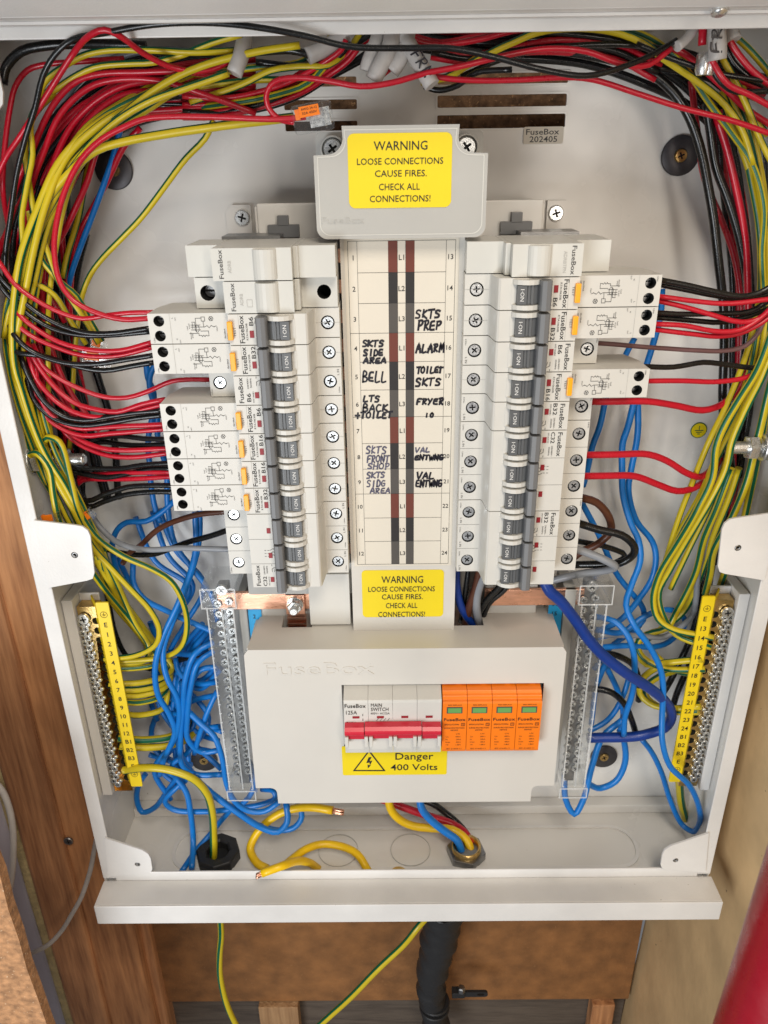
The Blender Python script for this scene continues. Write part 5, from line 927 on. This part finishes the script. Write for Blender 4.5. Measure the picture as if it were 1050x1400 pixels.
t = obj('crimped_connector', b.mesh('crimp', [steel])); t['label'] = 'shiny crimped metal connector beside the lettered sheath at the top right'; t['category'] = 'connector'
# lever connectors
def lever(x, y, Y, w_, h_, d_, rot, label, n=2, orange=True, tilt=0, txt=True):
    q = at(x, y, Y); t = thing('lever_connector', label, 'connector', tuple(q), rot, 'lever connectors')
    b = MB(); b.plate(rrect(-w_/2, w_/2, -h_/2, h_/2, .0015, 3), [], -d_/2, d_/2)
    b.box(w_*.28, w_*.31, -d_/2-.0004, d_/2, -h_/2+.001, h_/2-.001); b.box(w_*.05, w_*.5, -d_/2-.0006, -d_/2, -.0006, .0002)
    obj('clear_shell', b.mesh('clear_shell', [clr2]), t, bevel=.0005)
    b = MB()
    z0 = 0 if n > 1 else -h_*.3
    b.box(-w_*.30, w_*.20, -d_/2-.0005, -d_/2+.0008, z0+h_*.05, h_*.42, 0); b.box(-w_*.42, -w_*.30, -d_/2+.0005, 0, z0, h_*.36, 0)
    if txt: b.text('AWG 24-12', -.001, h_*.32, w_*.40, .0012, -d_/2-.0008, 0, 1); b.text('32A 450V', -.001, h_*.18, w_*.38, .0012, -d_/2-.0008, 0, 1)
    obj('lever', b.mesh('lever', [orange_c, ink]), t, bevel=.0003)
    if not txt: return t
    b = MB(); b.box(-w_*.1, w_*.44, -d_*.05, d_*.15, -h_*.34, h_*.3); obj('clamp_plate', b.mesh('clamp_plate', [steel]), t, bevel=.0003)
    return t
lever(428, 161, .0, .0220, .0145, .009, math.radians(-9), 'clear lever connector with an orange lever joining red cables above the grey shroud', 2)
lever(132, 492, .030, .016, .014, .009, math.radians(8), 'clear lever connector with an orange lever behind the left black cables', 2, txt=False); lever(135, 470, .045, .010, .006, .006, .3, 'small orange lever connector behind the left red cables', 1, txt=False)
lever(70, 706, -.001, .013, .007, .008, -.1, 'orange lever connector at the left rim above the fixing tab', 1, txt=False); lever(118, 706, .010, .009, .010, .008, math.radians(60), 'orange lever connector beside the left fixing tab', 1, txt=False)
# white cables at the far left, conduit and clamp below, red bar near the lens
cab('W', 9, '-12,1065,60 2,1080 12,1105 18,1135 19,1170 14,1208 4,1240,60', 'white cable bowing in front of the pale board at the far left'); cab('S', 6.5, '138,1120,60 130,1155 124,1190 112,1225 98,1250 82,1275,60 65,1292 40,1305,50', 'thin grey cable curving from behind the box to the chipboard', name='thin_cable')
P = [at(x, y, Y/1000) for x, y, Y in ((606, 1235, 72), (604, 1262, 74), (598, 1295, 76), (590, 1335, 78), (591, 1372, 80), (602, 1425, 82))]
b = MB(); b.tube(spline(P, .004), lambda u: .0215-.0075*min(1, u*1.35)+.0007*math.sin(u*31)+.0006*math.sin(u*73+1), 24); b.v = [(x+.0011*math.sin(z*210+x*300), y+.0008*math.sin(z*330), z+.0006*math.sin(x*500)) for x, y, z in b.v]; t = obj('conduit_sleeve', b.mesh('sleeve', [rubber])); t['label'] = 'black rubbery sleeve round the supply cables below the box'; t['category'] = 'cable sleeve'
b = MB(); p = at(594, 1370, .08); 
for dz in (0, .003): b.lathe([(.0162, 0), (.0172, .0008), (.0172, .0022), (.0162, .003)], (p.x, p.y, p.z-dz*3), (0, 0, 1), 20)
obj('tie_band', b.mesh('tie_band', [rubber]), t)
t = thing('cable_clamp', 'black clamp with a looped tail beside the sleeve below the box', 'clamp', tuple(at(640, 1360, .078)))
b = MB(); b.plate(rrect(-.006, .022, -.004, .004, .0035, 4), [(rrect(.010, .018, -.0018, .0018, .0017, 3), None)], 0, .003); b.box(-.018, -.004, -.003, .006, -.002, .006); obj('strap', b.mesh('strap', [rubber]), t, bevel=.0005)
b = MB(); b.lathe([(.003, 0), (.0042, .001), (.0042, .007), (.003, .008)], (-.008, -.002, .008), (0, 0, 1), 6, sm=False); obj('bolt', b.mesh('bolt', [steel_d]), t)
A = at(1150, 1130, -.32); B = at(1032, 1460, -.32); d = (B-A); b = MB(); b.tube([A-d*.2+Vector((0, 0, 0)), A, A+d*.33, A+d*.66, B, B+d*.3], .0155, 32); t = obj('red_bar', b.mesh('red_bar', [c_drd])); t['label'] = 'blurred glossy dark red bar close to the lens in the bottom right corner'; t['category'] = 'bar'
# door latch at the top right and white plate at the far left
t = thing('door_latch', 'metal latch piece on the top lip at the upper right', 'latch', tuple(at(972, 4, -.034))); b = MB(); b.box(-.013, .012, -.003, .002, -.002, .006); b.lathe([(.004, 0), (.004, .003), (.002, .004)], (.004, -.001, -.002), (0, -.3, -1), 12); obj('plate', b.mesh('latch', [steel]), t, bevel=.0006)
